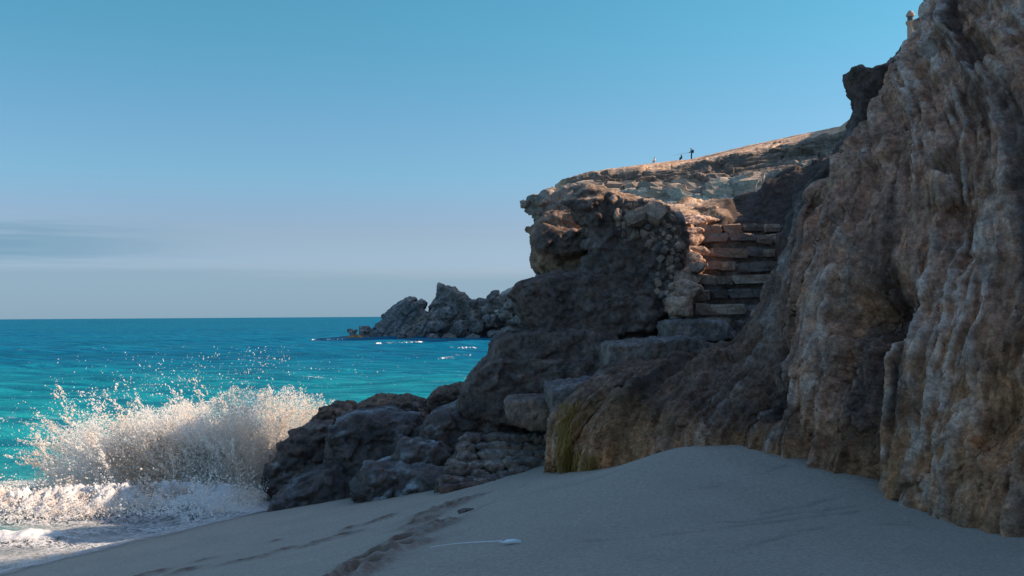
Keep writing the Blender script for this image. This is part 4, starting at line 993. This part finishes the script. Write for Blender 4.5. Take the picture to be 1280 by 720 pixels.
rd = np.random.RandomState(21)
m = NT('spray_drop')
dc = m.mix(m.ramp(m.noise(1.3, 3), .42, .66), (.98, .96, .93), (.97, .88, .79))
df = m.n('ShaderNodeBsdfDiffuse'); m.l(dc, df.inputs[0]); tl = m.n('ShaderNodeBsdfTranslucent'); m.l(dc, tl.inputs[0])
mx = m.n('ShaderNodeMixShader'); mx.inputs[0].default_value = .62; m.l(df.outputs[0], mx.inputs[1]); m.l(tl.outputs[0], mx.inputs[2])
M_DROP = m.done(mx)
ng = bpy.data.node_groups.new('spray', 'GeometryNodeTree')
ng.interface.new_socket('Geometry', in_out='INPUT', socket_type='NodeSocketGeometry'); ng.interface.new_socket('Geometry', in_out='OUTPUT', socket_type='NodeSocketGeometry')
gi, go = ng.nodes.new('NodeGroupInput'), ng.nodes.new('NodeGroupOutput'); ip = ng.nodes.new('GeometryNodeInstanceOnPoints'); ic = ng.nodes.new('GeometryNodeMeshIcoSphere'); ic.inputs['Subdivisions'].default_value = 1; ic.inputs['Radius'].default_value = 1
sm_ = ng.nodes.new('GeometryNodeSetMaterial'); sm_.inputs['Material'].default_value = M_DROP
na = ng.nodes.new('GeometryNodeInputNamedAttribute'); na.data_type = 'FLOAT_VECTOR'; na.inputs[0].default_value = 'siz'
nr = ng.nodes.new('GeometryNodeInputNamedAttribute'); nr.data_type = 'FLOAT_VECTOR'; nr.inputs[0].default_value = 'rot'
L = ng.links.new; L(gi.outputs[0], ip.inputs['Points']); L(ic.outputs['Mesh'], sm_.inputs['Geometry']); L(sm_.outputs[0], ip.inputs['Instance']); L(na.outputs[0], ip.inputs['Scale']); L(nr.outputs[0], ip.inputs['Rotation']); L(ip.outputs[0], go.inputs[0])
def drops(name, pts, rad, elong, ang, lab):
    me = bpy.data.meshes.new(name); me.vertices.add(len(pts)); me.vertices.foreach_set('co', np.asarray(pts, np.float32).ravel())
    a = me.attributes.new('siz', 'FLOAT_VECTOR', 'POINT'); a.data.foreach_set('vector', np.column_stack([rad, rad, rad * elong]).astype(np.float32).ravel())
    a = me.attributes.new('rot', 'FLOAT_VECTOR', 'POINT'); a.data.foreach_set('vector', np.column_stack([0 * ang, ang, 0 * ang]).astype(np.float32).ravel())
    o = add(name, me); md = o.modifiers.new('spray', 'NODES'); md.node_group = ng; me.materials.append(M_DROP)
    tag(o, lab, 'spray', kind='stuff'); return o
# the burst: a low churning mass and, out of it, many ragged jets of drops thrown up and out
def to_world(xs, ys, Ys):
    dvec = fw[None] * F + rt[None] * (xs - 640)[:, None] + up[None] * (360 - ys)[:, None]; return CAM + dvec * (Ys / dvec[:, 1])[:, None]
top_x = [40, 60, 90, 130, 170, 200, 240, 270, 300, 340, 375, 405, 425]; top_y = [592, 572, 548, 534, 522, 514, 512, 506, 498, 496, 496, 506, 540]
N = 1500000
x = rd.uniform(30, 430, N); yy = rd.uniform(470, 612, N)
ty = np.interp(x, top_x, top_y) - 26 * fbm(np.column_stack([x * .03, 0 * x, 0 * x]), 3); rel = (608 - yy) / np.maximum(608 - ty, 1)
depth = rd.normal(0, .40, N); Yw = 17.2 + 1.1 * sstep(x, 300, 370) + depth
tmp = np.column_stack([(x - 640) / F * 17.2, depth, (396 - yy) / F * 17.2]).astype(np.float32)
wpd = tmp + .16 * np.column_stack([fbm(tmp * 1.8, 3), 0 * depth, fbm(tmp * 1.8 + 9, 3)])
fil = ridged(wpd * 2.8 + 4, 3, .6); cl_ = fbm(wpd * 1.3 + 2, 3); fine = ridged(wpd * 8.0, 2)
dens = np.clip(1.2 - rel, 0, 1) * np.clip((x - 35) / 95, 0.03, 1) * (rel < 1.1) * np.clip((430 - x) / 40, 0, 1)
dens *= sstep(.7 * fil + .9 * cl_ + .5 * fine + .25 * (1 - rel), .25, 1.05)
acc = rd.rand(N) < np.clip(.55 * dens, 0, 1)
mass = to_world(x[acc], yy[acc], Yw[acc]); mass = mass[mass[:, 2] > .03]
mrad = np.clip(np.exp(rd.normal(math.log(.0042), .45, len(mass))), .002, .014)
jp, jr = [], []
for j in range(330):
    bx = rd.choice([rd.uniform(90, 410), rd.normal(320, 60), rd.normal(190, 60)]); bx = min(max(bx, 60), 408)
    by = rd.uniform(560, 606); Yb = 17.2 + 1.0 * float(sstep(bx, 300, 370)) + rd.normal(0, .35)
    b0 = P(bx, by, Yb)
    th = rd.normal(-.45 + .55 * (bx - 150) / 260, .34)
    Lj = min(rd.lognormal(math.log(1.12), .34), 2.3) * np.interp(bx, [60, 150, 300, 408], [.68, .92, 1.1, .85])
    dirv = np.array([math.sin(th), rd.normal(0, .18), math.cos(th)])
    n_ = int(420 * Lj); t = rd.beta(1.5, 1.25, n_); ns = rd.randint(2, 6); sid = rd.randint(0, ns, n_)
    so_ = rd.normal(0, 1, (ns, 3)) * np.array([.10, .10, .03]) * Lj; sl_ = rd.uniform(.55, 1.0, ns); ph = rd.uniform(0, 9, ns)
    L2 = Lj * sl_[sid]
    pos = b0 + dirv * (L2 * t)[:, None] + so_[sid] * (t ** 1.2)[:, None]
    pos[:, 2] -= .30 * L2 * t ** 2.2; pos[:, 0] -= .10 * L2 * t ** 2
    wig = np.column_stack([t * 5 + ph[sid], sid * 3.0 + j, 0 * t])
    pos += .10 * Lj * t[:, None] * np.column_stack([fbm(wig, 3), .5 * fbm(wig + 20, 2), fbm(wig + 40, 3)])
    pos += rd.normal(0, 1, (n_, 3)) * (.010 + .045 * t * (rd.rand(n_) < .45))[:, None]
    r_ = np.exp(rd.normal(math.log(.0060), .5, n_)) * (1.15 - .45 * t)
    clump = sstep(fbm(np.column_stack([t * 9 + ph[sid], sid * 7.0, j + 0 * t]), 2), -.25, .25); kp = rd.rand(n_) < .25 + .75 * clump
    jp.append(pos[kp]); jr.append(r_[kp])
jp = np.concatenate(jp); jr = np.clip(np.concatenate(jr), .0025, .020); ok = jp[:, 2] > .03; jp, jr = jp[ok], jr[ok]
pts = np.concatenate([mass, jp]); rad = np.concatenate([mrad, jr]); n_ = len(pts)
cx0 = (300 - 640) / F * 17.2; an = np.arctan2(pts[:, 0] - cx0, pts[:, 2] + .5) + rd.normal(0, .4, n_)
drops('wave_spray', pts, rad, np.exp(np.abs(rd.normal(0, .55, n_))), an, 'tall burst of sunlit white spray thrown up where the wave hits the rocks')
mc, mq = remesh([slab([(40, 610), (70, 570), (130, 530), (190, 505), (260, 492), (330, 482), (400, 488), (425, 530), (400, 580), (340, 612)], 16.6, 1.9, front=.7, back=.7, nose=.3)], .15, 4)
m = NT('spray_mist'); tg = m.n('ShaderNodeTexCoord'); vs = m.n('ShaderNodeVectorMath', operation='SUBTRACT'); m.l(tg.outputs['Generated'], vs.inputs[0]); vs.inputs[1].default_value = (.58, .5, .30)
vm = m.n('ShaderNodeVectorMath', operation='MULTIPLY'); m.l(vs.outputs[0], vm.inputs[0]); vm.inputs[1].default_value = (1.9, 2.0, 1.55); vl = m.n('ShaderNodeVectorMath', operation='LENGTH'); m.l(vm.outputs[0], vl.inputs[0])
fall = m.ramp(vl.outputs['Value'], .15, .92, 1, 0); nn_ = m.ramp(m.noise(2.2, 5, .62), .38, .66)
pv = m.n('ShaderNodeVolumePrincipled'); pv.inputs['Color'].default_value = (.98, .96, .94, 1); m.l(m.math('MULTIPLY', m.math('MULTIPLY', fall, nn_), 1.7), pv.inputs['Density'])
m.l(pv.outputs[0], m.out.inputs['Volume'])
tag(placed('spray_mist', mc, mq, m.m), 'fine white mist hanging in the burst of spray', 'mist', kind='stuff')
# stray drops flung out over the sea, thinning with distance from the burst
n_ = 4200
xs = np.concatenate([rd.normal(300, 90, n_ // 2), rd.normal(110, 75, n_ - n_ // 2)]); ys = np.concatenate([485 - np.abs(rd.normal(0, 26, n_ // 2)) + rd.normal(0, 14, n_ // 2), rd.normal(548, 30, n_ - n_ // 2)])
Ys = rd.normal(17.4, .6, n_); pts = to_world(xs, ys, Ys)
ok = (pts[:, 2] > .05) & (ys > 432) & ~((xs > 325) & (ys > 500 - .10 * (xs - 325))) & (rd.rand(n_) < .25 + .75 * sstep(fbm(np.column_stack([xs * .02, ys * .02, 0 * xs]), 3), -.2, .3))
pts = pts[ok]; n_ = len(pts); rad = np.clip(np.exp(rd.normal(math.log(.0038), .5, n_)), .002, .014)
drops('flung_drops', pts, rad, np.exp(np.abs(rd.normal(0, .5, n_))), rd.normal(0, .8, n_), 'scattered drops flung off the burst of spray over the sea')
# drops tumbling on the foam roll
n_ = 36000
xw = rd.uniform(-10.5, -3.9, n_); yw = 15.35 + .10 * (xw + 6) + rd.normal(0, .40, n_); zw = .12 + np.abs(rd.normal(0, .16, n_)) * (.5 + sstep(fbm(np.column_stack([xw * 2, yw * 2, 0 * xw]), 3), -.2, .4))
drops('foam_drops', np.column_stack([xw, yw, zw]), np.clip(np.exp(rd.normal(math.log(.0065), .5, n_)), .003, .02), np.ones(n_), rd.normal(0, .8, n_), 'frothing drops tumbling along the crest of the broken wave')

# foam where the sea breaks on the far headland
def far_foam(pts_px, w, seed, lab):
    r = np.random.RandomState(seed); V, Q = [], []
    L_ = np.array([PZ(x, y, .12) for x, y in pts_px]); tq = catmull(L_, np.linspace(0, len(L_) - 1, 60))
    for k, p_ in enumerate(tq):
        ww = .5 * w * (.35 + .65 * r.rand()) * math.sin(math.pi * (k + 1) / 61)
        for s in (-1, -.4, .4, 1): V.append(p_ + (0, s * ww, (.10 * r.rand() if abs(s) < .5 else -.06)))
    for k in range(59):
        for j in range(3): a = 4 * k + j; Q.append((a, a + 4, a + 5, a + 1))
    me = mesh_from('sea_foam', np.array(V), np.array(Q)); tag(add('sea_foam', me, M_FAMF), lab, 'foam', kind='stuff')
m = NT('far_foam'); fp = m.principled((.78, .8, .8), .9); tr = m.n('ShaderNodeBsdfTransparent'); mx = m.n('ShaderNodeMixShader')
m.l(m.ramp(m.noise(.9, 5, .65, stretch=(.5, 1.6, 1)), .48, .62), mx.inputs[0]); m.l(tr.outputs[0], mx.inputs[1]); m.l(fp.outputs[0], mx.inputs[2]); M_FAMF = m.done(mx)
far_foam([(388, 424.5), (405, 424), (420, 424.5), (432, 423)], 2.2, 1, 'white foam line off the tip of the far headland')
far_foam([(470, 429), (500, 428), (530, 427)], 2.0, 2, 'white foam along the foot of the horned crag')
far_foam([(565, 443), (580, 444.5), (590, 444)], .7, 3, 'small whitecap in front of the far headland')
far_foam([(545, 448), (560, 447), (568, 447.5)], .4, 4, 'faint foam streak on the water before the buttress')
far_foam([(560, 434), (585, 434.5), (605, 434)], 1.2, 5, 'foam along the foot of the jagged middle crag')
